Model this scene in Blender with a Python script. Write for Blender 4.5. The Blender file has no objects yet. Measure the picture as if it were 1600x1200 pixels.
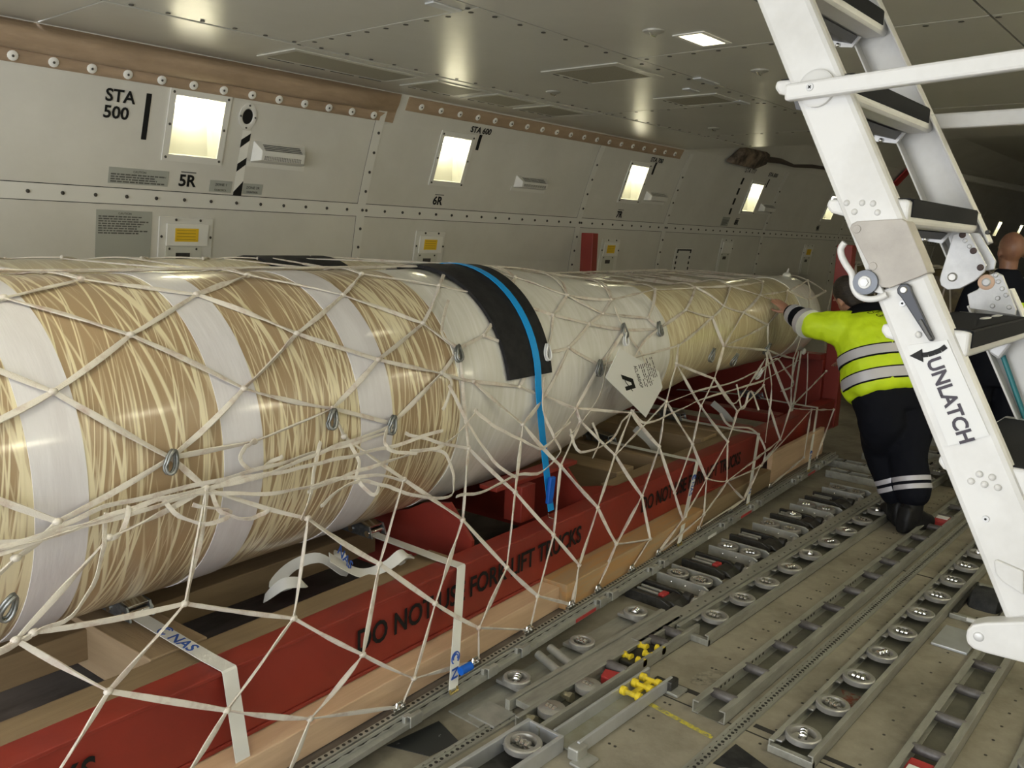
import bpy, bmesh, math, random
import numpy as np
from mathutils import Vector, Matrix, Euler, noise

random.seed(7)
SC = bpy.context.scene
COL = SC.collection
PI = math.pi

# ------------------------------------------------------------------ camera
F_PX = 1340.86
YAW, PITCH, ROLL = 0.705958, -0.172631, 0.037058
H = 1.75

def cam_axes():
    f = Vector((math.cos(PITCH) * math.cos(YAW), math.cos(PITCH) * math.sin(YAW), math.sin(PITCH)))
    r = Vector((math.sin(YAW), -math.cos(YAW), 0))
    u = r.cross(f)
    r2 = math.cos(ROLL) * r + math.sin(ROLL) * u
    u2 = -math.sin(ROLL) * r + math.cos(ROLL) * u
    return r2, u2, f

RGT, UPV, FWD = cam_axes()
EYE = Vector((0, 0, H))
cd = bpy.data.cameras.new('camera')
cam = bpy.data.objects.new('camera', cd)
COL.objects.link(cam)
m = Matrix.Identity(4)
for i in range(3):
    m[i][0], m[i][1], m[i][2] = RGT[i], UPV[i], -FWD[i]
m[2][3] = H
cam.matrix_world = m
cd.sensor_width = 36
cd.lens = 36 * F_PX / 1600
cd.clip_start = 0.05
SC.camera = cam

# ------------------------------------------------------------------ light and exposure
SC.view_settings.view_transform = 'Standard'
SC.view_settings.look = 'None'
SC.view_settings.gamma = 1
SC.view_settings.exposure = 0.36
W = bpy.data.worlds.new('world')
SC.world = W
W.use_nodes = True
bg = W.node_tree.nodes['Background']
bg.inputs[0].default_value = (0.93, 0.96, 1.0, 1)
bg.inputs[1].default_value = 4.0
# daylight comes in through the open nose behind the camera
pl = bpy.data.lights.new('nose_opening', 'AREA')
pl.shape = 'RECTANGLE'
pl.size = 5.6
pl.size_y = 2.5
pl.cycles.is_portal = True
po = bpy.data.objects.new('nose_opening', pl)
COL.objects.link(po)
po.location = (-3.0, 1.75, 1.3)
po.rotation_euler = (PI / 2, 0, -PI / 2)
LAMP_E = 19.0
FILL_E = 60.0  # strength of the added lamps out of view
LAMP_C = (1.0, 0.93, 0.67)

# ------------------------------------------------------------------ rays (pixel of the 1600x1200 frame -> point in the place)
def ray(px, py):
    return ((px - 800) / F_PX) * RGT - ((py - 600) / F_PX) * UPV + FWD

def gp(px, py, z=0.0):
    d = ray(px, py)
    return EYE + d * ((z - H) / d.z)

def at(px, py, depth):
    return EYE + ray(px, py) * depth

PSI = math.radians(4.3)
LOAD = Matrix.Rotation(PSI, 4, 'Z')
LOADI = LOAD.inverted()
IDM = Matrix.Identity(4)

def lgp(px, py, z):          # the same, in the frame of the load
    return LOADI @ gp(px, py, z)

def lgy(px, py, y):
    d = LOADI.to_3x3() @ ray(px, py)
    return EYE + d * (y / d.y)

# ------------------------------------------------------------------ materials
MATS = {}

def M(name, c, rough=0.5, metal=0.0, c2=None, scale=8.0, lo=0.4, hi=0.6, bump=0.0, bscale=40.0, coat=0.0, stretch=(1, 1, 1), emit=0.0, spec=0.5, detail=5.0):
    if name in MATS:
        return MATS[name]
    mt = bpy.data.materials.new(name)
    mt.use_nodes = True
    nt = mt.node_tree
    b = nt.nodes['Principled BSDF']
    b.inputs['Base Color'].default_value = (*c, 1)
    b.inputs['Roughness'].default_value = rough
    b.inputs['Metallic'].default_value = metal
    b.inputs['Specular IOR Level'].default_value = spec
    b.inputs['Coat Weight'].default_value = coat
    b.inputs['Coat Roughness'].default_value = 0.12
    if emit:
        b.inputs['Emission Color'].default_value = (*c, 1)
        b.inputs['Emission Strength'].default_value = emit
    if c2 or bump:
        tc = nt.nodes.new('ShaderNodeTexCoord')
        mp = nt.nodes.new('ShaderNodeMapping')
        mp.inputs['Scale'].default_value = stretch
        nt.links.new(tc.outputs['Object'], mp.inputs[0])
    if c2:
        n = nt.nodes.new('ShaderNodeTexNoise')
        n.inputs['Scale'].default_value = scale
        n.inputs['Detail'].default_value = detail
        n.inputs['Roughness'].default_value = 0.65
        nt.links.new(mp.outputs[0], n.inputs['Vector'])
        r = nt.nodes.new('ShaderNodeValToRGB')
        r.color_ramp.elements[0].position = lo
        r.color_ramp.elements[0].color = (*c, 1)
        r.color_ramp.elements[1].position = hi
        r.color_ramp.elements[1].color = (*c2, 1)
        nt.links.new(n.outputs['Fac'], r.inputs[0])
        nt.links.new(r.outputs[0], b.inputs['Base Color'])
    if bump:
        n2 = nt.nodes.new('ShaderNodeTexNoise')
        n2.inputs['Scale'].default_value = bscale
        n2.inputs['Detail'].default_value = 3
        nt.links.new(mp.outputs[0], n2.inputs['Vector'])
        bp = nt.nodes.new('ShaderNodeBump')
        bp.inputs['Strength'].default_value = bump
        bp.inputs['Distance'].default_value = 0.01
        nt.links.new(n2.outputs['Fac'], bp.inputs['Height'])
        nt.links.new(bp.outputs[0], b.inputs['Normal'])
    MATS[name] = mt
    return mt

def wrap_mat(name, base, streak, lo, hi, su=34.0, sv=1.3, rough=0.3, slant=0.6, top=None, bump=0.35):
    """stretch film wound round a drum: streaks run round it (UV: u along the axis, v round it, metres)"""
    mt = bpy.data.materials.new(name)
    mt.use_nodes = True
    nt = mt.node_tree
    N, L = nt.nodes.new, nt.links.new
    b = nt.nodes['Principled BSDF']
    b.inputs['Roughness'].default_value = rough
    b.inputs['Coat Weight'].default_value = 0.55
    b.inputs['Coat Roughness'].default_value = 0.14
    uv = N('ShaderNodeUVMap')
    sx = N('ShaderNodeSeparateXYZ')
    L(uv.outputs[0], sx.inputs[0])

    def streaks(su_, sv_, sl, off, dist):
        a = N('ShaderNodeMath'); a.operation = 'MULTIPLY_ADD'
        a.inputs[1].default_value = sl
        L(sx.outputs['Y'], a.inputs[0]); L(sx.outputs['X'], a.inputs[2])
        c = N('ShaderNodeCombineXYZ')
        u1 = N('ShaderNodeMath'); u1.operation = 'MULTIPLY'; u1.inputs[1].default_value = su_
        v1 = N('ShaderNodeMath'); v1.operation = 'MULTIPLY'; v1.inputs[1].default_value = sv_
        L(a.outputs[0], u1.inputs[0]); L(sx.outputs['Y'], v1.inputs[0])
        L(u1.outputs[0], c.inputs[0]); L(v1.outputs[0], c.inputs[1]); c.inputs[2].default_value = off
        n = N('ShaderNodeTexNoise'); n.inputs['Scale'].default_value = 1.0
        n.inputs['Detail'].default_value = 1.0; n.inputs['Distortion'].default_value = dist
        L(c.outputs[0], n.inputs['Vector'])
        return n.outputs['Fac']
    s1 = streaks(su * 2.0, sv, 0.10 * slant, 0.0, 0.15)
    s2 = streaks(su * 1.5, sv * 1.3, -0.20 * slant, 7.0, 0.15)
    s3 = streaks(su * 3.1, sv * 0.8, 0.30 * slant, 13.0, 0.1)
    low = streaks(4.0, 1.4, 0.2, 3.0, 0.0)
    mx0 = N('ShaderNodeMath'); mx0.operation = 'MAXIMUM'
    L(s1, mx0.inputs[0]); L(s2, mx0.inputs[1])
    mx = N('ShaderNodeMath'); mx.operation = 'MAXIMUM'
    L(mx0.outputs[0], mx.inputs[0]); L(s3, mx.inputs[1])
    ad = N('ShaderNodeMath'); ad.operation = 'MULTIPLY_ADD'; ad.inputs[1].default_value = 0.30
    L(low, ad.inputs[0]); L(mx.outputs[0], ad.inputs[2])
    r = N('ShaderNodeValToRGB')
    r.color_ramp.elements[0].position = lo; r.color_ramp.elements[0].color = (*base, 1)
    r.color_ramp.elements[1].position = hi; r.color_ramp.elements[1].color = (*streak, 1)
    L(ad.outputs[0], r.inputs[0])
    out = r.outputs[0]
    L(out, b.inputs['Base Color'])
    bp = N('ShaderNodeBump'); bp.inputs['Strength'].default_value = bump; bp.inputs['Distance'].default_value = 0.004
    L(ad.outputs[0], bp.inputs['Height']); L(bp.outputs[0], b.inputs['Normal'])
    MATS[name] = mt
    return mt

# ------------------------------------------------------------------ mesh builder
class MB:
    def __init__(s):
        s.v, s.f, s.uv = [], [], {}

    def add(s, vs, fs, uvs=None):
        o = len(s.v)
        s.v += [Vector(p) for p in vs]
        for k, f in enumerate(fs):
            if uvs:
                s.uv[len(s.f)] = uvs[k]
            s.f.append(tuple(i + o for i in f))
        return s

    def box(s, lo, hi, mt=None):
        x0, y0, z0 = lo
        x1, y1, z1 = hi
        v = [Vector(p) for p in ((x0, y0, z0), (x1, y0, z0), (x1, y1, z0), (x0, y1, z0), (x0, y0, z1), (x1, y0, z1), (x1, y1, z1), (x0, y1, z1))]
        if mt is not None:
            v = [mt @ p for p in v]
        return s.add(v, [(0, 3, 2, 1), (4, 5, 6, 7), (0, 1, 5, 4), (1, 2, 6, 5), (2, 3, 7, 6), (3, 0, 4, 7)])

    def cbox(s, c, d, rot=None):
        mt = Matrix.Translation(Vector(c))
        if rot:
            mt = mt @ Euler(rot).to_matrix().to_4x4()
        return s.box((-d[0] / 2, -d[1] / 2, -d[2] / 2), (d[0] / 2, d[1] / 2, d[2] / 2), mt)

    def bar(s, p0, p1, w, h, up=(0, 0, 1)):
        p0, p1, up = Vector(p0), Vector(p1), Vector(up)
        t = (p1 - p0).normalized()
        a = t.cross(up).normalized()
        b = a.cross(t)
        v = [p + a * (i * w / 2) + b * (j * h / 2) for p in (p0, p1) for i, j in ((-1, -1), (1, -1), (1, 1), (-1, 1))]
        return s.add(v, [(0, 1, 2, 3), (7, 6, 5, 4), (0, 4, 5, 1), (1, 5, 6, 2), (2, 6, 7, 3), (3, 7, 4, 0)])

    def tube(s, pts, r, n=8, cap=True, closed=False, flat=None, normals=None):
        """round (or with flat=(w,h) elliptic) tube along pts; r number or list"""
        pts = [Vector(p) for p in pts]
        k = len(pts)
        rr = r if isinstance(r, (list, tuple)) else [r] * k
        o = len(s.v)
        prev = None
        for i in range(k):
            if closed:
                t = pts[(i + 1) % k] - pts[i - 1]
            else:
                t = pts[min(i + 1, k - 1)] - pts[max(i - 1, 0)]
            t = t.normalized() if t.length > 1e-9 else Vector((1, 0, 0))
            if normals is not None:
                nb = Vector(normals[i])
                nb = (nb - t * nb.dot(t))
            elif prev is not None:
                nb = prev - t * prev.dot(t)
            else:
                nb = Vector((0, 0, 1)) - t * t.z
                if nb.length < 0.05:
                    nb = Vector((0, 1, 0)) - t * t.y
            if nb.length < 1e-6:
                nb = t.orthogonal()
            nb.normalize()
            prev = nb
            a = t.cross(nb)
            for j in range(n):
                th = 2 * PI * j / n + PI / n
                if flat:
                    s.v.append(pts[i] + a * (math.cos(th) * flat[0] / 2 * rr[i]) + nb * (math.sin(th) * flat[1] / 2 * rr[i]))
                else:
                    s.v.append(pts[i] + a * (math.cos(th) * rr[i]) + nb * (math.sin(th) * rr[i]))
        for i in range(k if closed else k - 1):
            i2 = (i + 1) % k
            for j in range(n):
                j2 = (j + 1) % n
                s.f.append((o + i * n + j, o + i * n + j2, o + i2 * n + j2, o + i2 * n + j))
        if cap and not closed:
            s.f.append(tuple(o + j for j in range(n))[::-1])
            s.f.append(tuple(o + (k - 1) * n + j for j in range(n)))
        return s

    def cyl(s, p0, p1, r, n=16, r2=None):
        return s.tube([p0, p1], [r, r if r2 is None else r2], n)

    def lathe(s, prof, c=(0, 0, 0), n=24, axis='z', mt=None):
        o = len(s.v)
        for (r, h) in prof:
            for j in range(n):
                th = 2 * PI * j / n
                p = {'z': Vector((r * math.cos(th), r * math.sin(th), h)), 'x': Vector((h, r * math.cos(th), r * math.sin(th))), 'y': Vector((r * math.sin(th), h, r * math.cos(th)))}[axis]
                p = p + Vector(c)
                s.v.append(mt @ p if mt is not None else p)
        for i in range(len(prof) - 1):
            for j in range(n):
                j2 = (j + 1) % n
                s.f.append((o + i * n + j, o + i * n + j2, o + (i + 1) * n + j2, o + (i + 1) * n + j))
        return s

    def prism(s, poly, a, b, fn):
        """poly: 2D outline; fn(u, v, t) -> point; extruded from t=a to t=b"""
        n = len(poly)
        v = [fn(p[0], p[1], a) for p in poly] + [fn(p[0], p[1], b) for p in poly]
        f = [tuple(range(n))[::-1], tuple(range(n, 2 * n))] + [(i, (i + 1) % n, n + (i + 1) % n, n + i) for i in range(n)]
        return s.add(v, f)

    def loft(s, rings, cap=True, uv=None):
        """rings: equal lists of points"""
        n = len(rings[0])
        o = len(s.v)
        for r in rings:
            s.v += [Vector(p) for p in r]
        for i in range(len(rings) - 1):
            for j in range(n):
                j2 = (j + 1) % n
                if uv:
                    a, b = uv(i, j), uv(i, j + 1)
                    c, d = uv(i + 1, j + 1), uv(i + 1, j)
                    s.uv[len(s.f)] = (a, b, c, d)
                s.f.append((o + i * n + j, o + i * n + j2, o + (i + 1) * n + j2, o + (i + 1) * n + j))
        if cap:
            s.f.append(tuple(o + j for j in range(n))[::-1])
            s.f.append(tuple(o + (len(rings) - 1) * n + j for j in range(n)))
        return s

    def ball(s, c, r, seg=8, rings=5, sc=(1, 1, 1), mt=None):
        c = Vector(c)
        o = len(s.v)
        for i in range(rings + 1):
            ph = PI * i / rings
            for j in range(seg):
                th = 2 * PI * j / seg
                p = Vector((r * sc[0] * math.sin(ph) * math.cos(th), r * sc[1] * math.sin(ph) * math.sin(th), r * sc[2] * math.cos(ph)))
                s.v.append(c + (mt @ p if mt is not None else p))
        for i in range(rings):
            for j in range(seg):
                j2 = (j + 1) % seg
                s.f.append((o + i * seg + j, o + (i + 1) * seg + j, o + (i + 1) * seg + j2, o + i * seg + j2))
        return s

    def ribbon(s, pts, sides, w, th, normals):
        """flat strap: pts centre line, sides unit vectors across, normals unit outward"""
        rings = []
        for p, a, nn in zip(pts, sides, normals):
            p, a, nn = Vector(p), Vector(a).normalized(), Vector(nn).normalized()
            rings.append([p - a * w / 2 - nn * th / 2, p + a * w / 2 - nn * th / 2, p + a * w / 2 + nn * th / 2, p - a * w / 2 + nn * th / 2])
        return s.loft(rings)

    def build(s, name, mat, parent=None, frame=None, smooth=None, bevel=0.0, origin=None):
        me = bpy.data.meshes.new(name)
        F = frame or IDM
        wv = [F @ p for p in s.v]
        o = bpy.data.objects.new(name, me)
        COL.objects.link(o)
        if parent is not None:
            inv = WM[parent.name].inverted()
            lv = [inv @ p for p in wv]
            o.parent = parent
            WM[o.name] = WM[parent.name].copy()
        else:
            if origin is None:
                xs = [p.x for p in wv]; ys = [p.y for p in wv]; zs = [p.z for p in wv]
                oo = Vector(((min(xs) + max(xs)) / 2, (min(ys) + max(ys)) / 2, min(zs)))
            else:
                oo = F @ Vector(origin)
            B = Matrix.Translation(oo) @ F.to_3x3().to_4x4()
            inv = B.inverted()
            lv = [inv @ p for p in wv]
            o.matrix_world = B
            WM[o.name] = B
        me.from_pydata([tuple(p) for p in lv], [], s.f)
        if s.uv:
            ul = me.uv_layers.new(name='UVMap')
            for pi, poly in enumerate(me.polygons):
                if pi in s.uv:
                    for k, li in enumerate(poly.loop_indices):
                        ul.data[li].uv = s.uv[pi][k]
        bm = bmesh.new()
        bm.from_mesh(me)
        bmesh.ops.recalc_face_normals(bm, faces=bm.faces)
        bm.to_mesh(me)
        bm.free()
        if mat is not None:
            me.materials.append(mat)
        if smooth is not None:
            for p in me.polygons:
                p.use_smooth = True
            md = o.modifiers.new('edges', 'EDGE_SPLIT')
            md.split_angle = math.radians(smooth)
        if bevel:
            md = o.modifiers.new('bevel', 'BEVEL')
            md.width = bevel
            md.segments = 2
            md.limit_method = 'ANGLE'
            md.angle_limit = math.radians(40)
        return o

WM = {}

def thing(name, label, cat, loc, frame=None, group=None):
    o = bpy.data.objects.new(name, None)
    COL.objects.link(o)
    F = frame or IDM
    B = Matrix.Translation(F @ Vector(loc)) @ F.to_3x3().to_4x4()
    o.matrix_world = B
    o.empty_display_size = 0.1
    WM[o.name] = B
    tag(o, label, cat, group)
    return o

def tag(o, label=None, cat=None, group=None, kind=None):
    if label: o['label'] = label
    if cat: o['category'] = cat
    if group: o['group'] = group
    if kind: o['kind'] = kind
    return o

def text_mb(txt, size, org, ex, ey, depth=0.0006, align='LEFT', sx=1.0, bold=0.0, space=1.0):
    """lettering as a mesh: org the start of the baseline, ex / ey unit directions (frame coordinates)"""
    cu = bpy.data.curves.new('lettering', 'FONT')
    cu.body = txt
    cu.size = size
    cu.align_x = align
    cu.offset = bold
    cu.space_character = space
    cu.extrude = depth / 2
    cu.resolution_u = 3
    t = bpy.data.objects.new('lettering', cu)
    COL.objects.link(t)
    dg = bpy.context.evaluated_depsgraph_get()
    me = bpy.data.meshes.new_from_object(t.evaluated_get(dg))
    ex, ey = Vector(ex).normalized(), Vector(ey).normalized()
    ez = ex.cross(ey).normalized()
    mb = MB()
    mb.v = [Vector(org) + ex * (v.co.x * sx) + ey * v.co.y + ez * v.co.z for v in me.vertices]
    mb.f = [tuple(p.vertices) for p in me.polygons]
    bpy.data.objects.remove(t)
    bpy.data.curves.remove(cu)
    bpy.data.meshes.remove(me)
    return mb

# ------------------------------------------------------------------ materials of the place
m_wall = M('liner_white', (0.64, 0.625, 0.57), 0.42, c2=(0.56, 0.545, 0.49), scale=2.2, lo=0.35, hi=0.8, bump=0.06, bscale=220)
m_ceil = M('ceiling_panel', (0.50, 0.495, 0.44), 0.29, c2=(0.43, 0.42, 0.365), scale=1.1, lo=0.3, hi=0.8, bump=0.16, bscale=7, spec=0.6)
m_groove = M('dark_gap', (0.03, 0.028, 0.024), 0.8)
m_screw = M('screw_dark', (0.07, 0.065, 0.055), 0.5, 0.6)
m_batten = M('liner_batten', (0.68, 0.67, 0.62), 0.45)
m_blanket = M('insulation_tan', (0.40, 0.29, 0.19), 0.75, c2=(0.29, 0.205, 0.13), scale=5, lo=0.35, hi=0.7, bump=0.5, bscale=14, stretch=(0.6, 2, 2))
m_white = M('white_plastic', (0.78, 0.77, 0.72), 0.4)
m_black = M('black_paint', (0.012, 0.012, 0.012), 0.55, spec=0.2)
m_placard = M('placard_grey', (0.36, 0.37, 0.33), 0.5)
m_ink = M('placard_ink', (0.10, 0.10, 0.09), 0.6)
m_yellow = M('yellow_label', (0.80, 0.52, 0.02), 0.5)
m_lamp = M('lamp_tube', LAMP_C, 0.5, emit=LAMP_E)
m_reflector = M('lamp_reflector', (0.50, 0.50, 0.43), 0.6)
m_fill = M('fill_lamp', LAMP_C, 0.5, emit=FILL_E)  # only for the lamps added out of view
m_floor = M('deck_panel', (0.33, 0.30, 0.235), 0.55, c2=(0.165, 0.148, 0.112), scale=3.6, lo=0.40, hi=0.70, bump=0.12, bscale=60, detail=9)
m_alu = M('worn_aluminium', (0.50, 0.50, 0.46), 0.42, 0.5, c2=(0.33, 0.33, 0.30), scale=9, lo=0.35, hi=0.75, bump=0.08, bscale=120)
m_alu_l = M('bright_aluminium', (0.62, 0.64, 0.66), 0.42, 0.55, c2=(0.48, 0.49, 0.50), scale=7, lo=0.4, hi=0.8)
m_steel = M('caster_steel', (0.46, 0.45, 0.42), 0.36, 0.5, c2=(0.31, 0.30, 0.285), scale=16, lo=0.4, hi=0.8)
m_chrome = M('chrome', (0.78, 0.78, 0.76), 0.16, 1.0)
m_dark = M('dark_metal', (0.075, 0.073, 0.068), 0.45, 0.5, c2=(0.04, 0.038, 0.035), scale=14)
m_rubber = M('black_rubber', (0.016, 0.017, 0.018), 0.6, spec=0.25, c2=(0.04, 0.04, 0.04), scale=12, bump=0.1, bscale=90)
m_roller = M('grey_roller', (0.15, 0.14, 0.135), 0.45, 0.2, c2=(0.09, 0.08, 0.075), scale=12)
m_red = M('red_paint', (0.27, 0.030, 0.018), 0.45, c2=(0.20, 0.026, 0.017), scale=4, lo=0.4, hi=0.8, bump=0.04, bscale=60)
m_redp = M('red_plastic', (0.45, 0.04, 0.04), 0.45)

# ------------------------------------------------------------------ the shell
WPROF = [(4.60, 0.0), (4.68, 0.4), (4.735, 0.9), (4.75, 1.2), (4.722, 1.528), (4.657, 1.91), (4.58, 2.16), (4.48, 2.435), (4.43, 2.54), (4.383, 2.63), (4.2, 2.9), (3.95, 3.12), (3.5, 3.36)]

def wy(z):
    return float(np.interp(z, [p[1] for p in WPROF], [p[0] for p in WPROF]))

def wn(z):
    s = (wy(z + 0.03) - wy(z - 0.03)) / 0.06
    return Vector((0, -1, s)).normalized()

def wp(x, z, d=0.0):
    """point of the right liner at station x, height z, d metres into the cabin"""
    return Vector((x, wy(z), z)) + wn(z) * d

X_FWD, X_END, X_AFT = -3.0, 7.66, 27.0
LIGHTS = [(2.42, 2.71), (4.423, 4.70), (6.843, 7.13), (9.34, 9.63), (11.77, 12.06), (14.2, 14.49), (16.65, 16.94), (19.1, 19.39), (21.68, 21.97), (23.95, 24.24)]
LZ0, LZ1 = 2.115, 2.418

tag(MB().box((X_FWD, -1.2, -0.08), (X_AFT, 4.62, 0.0)).build('floor', m_floor), kind='structure')
fl = bpy.data.objects['floor']

def wall_sheet(sign, opens):
    mb = MB()
    xs = sorted({X_FWD, X_END, X_AFT} | {a for o in opens for a in o})
    zs = sorted({p[1] for p in WPROF} | ({LZ0, LZ1} if opens else set()))
    def P(x, z, out):
        y = wy(z) + out * 0.03
        return (x, y if sign > 0 else 3.5 - y, z)
    for x0, x1 in zip(xs, xs[1:]):
        for z0, z1 in zip(zs, zs[1:]):
            if z0 >= LZ0 - 1e-6 and z1 <= LZ1 + 1e-6 and (x0, x1) in opens:
                continue
            if x1 <= X_END and z0 >= 2.63:
                continue
            mb.add([P(x0, z0, 0), P(x1, z0, 0), P(x1, z1, 0), P(x0, z1, 0), P(x0, z0, 1), P(x1, z0, 1), P(x1, z1, 1), P(x0, z1, 1)],
                   [(0, 1, 2, 3), (7, 6, 5, 4)])
    return mb

wr = tag(wall_sheet(1, LIGHTS).build('wall_right', m_wall), kind='structure')
wl = tag(wall_sheet(-1, []).build('wall_left', m_wall), kind='structure')

# battens with their screws
bt = MB(); sc = MB()
def batten_h(z0, z1, x0, x1):
    mb = bt
    mb.prism([(z0, 0), (z1, 0), (z1, 0.004), (z0, 0.004)], x0, x1, lambda u, v, t: wp(t, u, v))
    for k in range(int((x1 - x0) / 0.165)):
        x = x0 + 0.1 + 0.165 * k
        c = wp(x, (z0 + z1) / 2, 0.005)
        sc.ball(c, 0.0105, 6, 4)
batten_h(1.834, 1.915, X_FWD, 22)
for bx in (1.34, 3.82, 6.30, 7.78, 10.1, 12.6, 15.1, 17.6, 20.1):
    zz = sorted(set(np.linspace(1.2, 2.6, 12)) | {p[1] for p in WPROF if 1.2 < p[1] < 2.6})
    for a, b in zip(zz, zz[1:]):
        if a < 1.9 and b > 1.85:
            continue
        bt.add([wp(bx - 0.035, a, 0.005), wp(bx + 0.035, a, 0.005), wp(bx + 0.035, b, 0.005), wp(bx - 0.035, b, 0.005),
                wp(bx - 0.035, a, 0.0), wp(bx + 0.035, a, 0.0), wp(bx + 0.035, b, 0.0), wp(bx - 0.035, b, 0.0)],
               [(0, 1, 2, 3), (0, 3, 7, 4), (1, 5, 6, 2)])
    for z in np.arange(1.25, 2.45, 0.125):
        sc.ball(wp(bx + 0.01, z, 0.006), 0.0105, 6, 4)
bt.build('batten', m_batten, wr)
tag(sc.build('batten_screw', m_screw, wr), kind='stuff')
gv = MB()
for bx in (1.34, 3.82, 6.30, 7.78, 10.1, 12.6, 15.1, 17.6, 20.1):
    zz = sorted(set(np.linspace(1.2, 2.6, 12)) | {p[1] for p in WPROF if 1.2 < p[1] < 2.6})
    for a, b in zip(zz, zz[1:]):
        gv.add([wp(bx - 0.038, a, 0.003), wp(bx - 0.034, a, 0.003), wp(bx - 0.034, b, 0.003), wp(bx - 0.038, b, 0.003)], [(0, 1, 2, 3)])
for z in (1.832, 1.917):
    gv.prism([(z - 0.0015, 0), (z + 0.0015, 0), (z + 0.0015, 0.0035), (z - 0.0015, 0.0035)], X_FWD, 22, lambda u, v, t: wp(t, u, v))
gv.build('panel_joint', m_groove, wr)

# ceiling, forward part: panels with open joints; a lower strip by the liner
ZC = 2.63
CL = (3.44, 3.67, 1.94, 2.06)          # opening of the ceiling lamp
cm = MB()
def slab(x0, x1, y0, y1, z=ZC):
    cm.box((x0, y0, z), (x1, y1, z + 0.03))
g = 0.005
for (x0, x1) in ((X_FWD, -0.2), (-0.2, 3.76), (3.76, 6.0), (6.0, X_END)):
    for (y0, y1) in ((-0.9, 0.9), (0.9, 2.48)):
        if x0 < CL[0] < x1 and y0 < CL[2] < y1:
            slab(x0 + g, CL[0], y0 + g, y1 - g); slab(CL[1], x1 - g, y0 + g, y1 - g)
            slab(CL[0], CL[1], y0 + g, CL[2]); slab(CL[0], CL[1], CL[3], y1 - g)
        else:
            slab(x0 + g, x1 - g, y0 + g, y1 - g)
for (x0, x1) in ((X_FWD, 0.0), (0.0, 2.62), (2.62, 5.27), (5.27, 6.74), (6.74, X_END)):
    slab(x0 + g, x1 - g, 2.48 + g, 3.72 - g)
for (x0, x1) in ((X_FWD, 1.7), (1.7, 5.27), (5.27, X_END)):
    slab(x0 + g, x1 - g, 3.72 + g, 4.385, ZC - 0.004)
ce = tag(cm.build('ceiling', m_ceil), kind='structure')
MB().box((X_FWD, -0.95, ZC + 0.031), (CL[0] - 0.08, 4.3, ZC + 0.05)).box((CL[1] + 0.08, -0.95, ZC + 0.031), (X_END, 4.3, ZC + 0.05)).box((CL[0] - 0.08, -0.95, ZC + 0.031), (CL[1] + 0.08, CL[2] - 0.08, ZC + 0.05)).box((CL[0] - 0.08, CL[3] + 0.08, ZC + 0.031), (CL[1] + 0.08, 4.3, ZC + 0.05)).build('ceiling_backing', m_groove, ce)
# screws along the joints
cs = MB()
for x in (2.62, 3.76, 5.27, 6.74):
    y0, y1 = (-0.5, 2.48) if x == 3.76 else (2.48, 4.2)
    for y in np.arange(y0 + 0.08, y1, 0.13):
        cs.lathe([(0.0, -0.0015), (0.012, -0.001), (0.012, 0.002)], (x + 0.04, y, ZC - 0.001), 7)
for y in (2.48, 3.72):
    for x in np.arange(1.0, 7.6, 0.16):
        cs.lathe([(0.0, -0.0015), (0.011, -0.001), (0.011, 0.002)], (x, y - 0.04 if y > 3 else y + 0.04, ZC - 0.004), 7)
tag(cs.build('ceiling_screw', m_screw, ce), kind='stuff')
# edge trim along the joint (lighter flange)
ft = MB()
for (x0, x1) in ((2.62, 3.76),):
    pass
# aft part: higher
ac = MB().box((X_END, -0.2, 3.36), (X_AFT, 3.7, 3.40))
ac.box((X_END - 0.02, -1.0, ZC), (X_END + 0.01, 4.38, 3.38))
tag(ac.build('ceiling_aft', m_ceil), kind='structure')
tag(MB().box((X_AFT, -1.3, -0.05), (X_AFT + 0.05, 4.8, 3.5)).build('wall_aft', m_wall), kind='structure')

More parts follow.
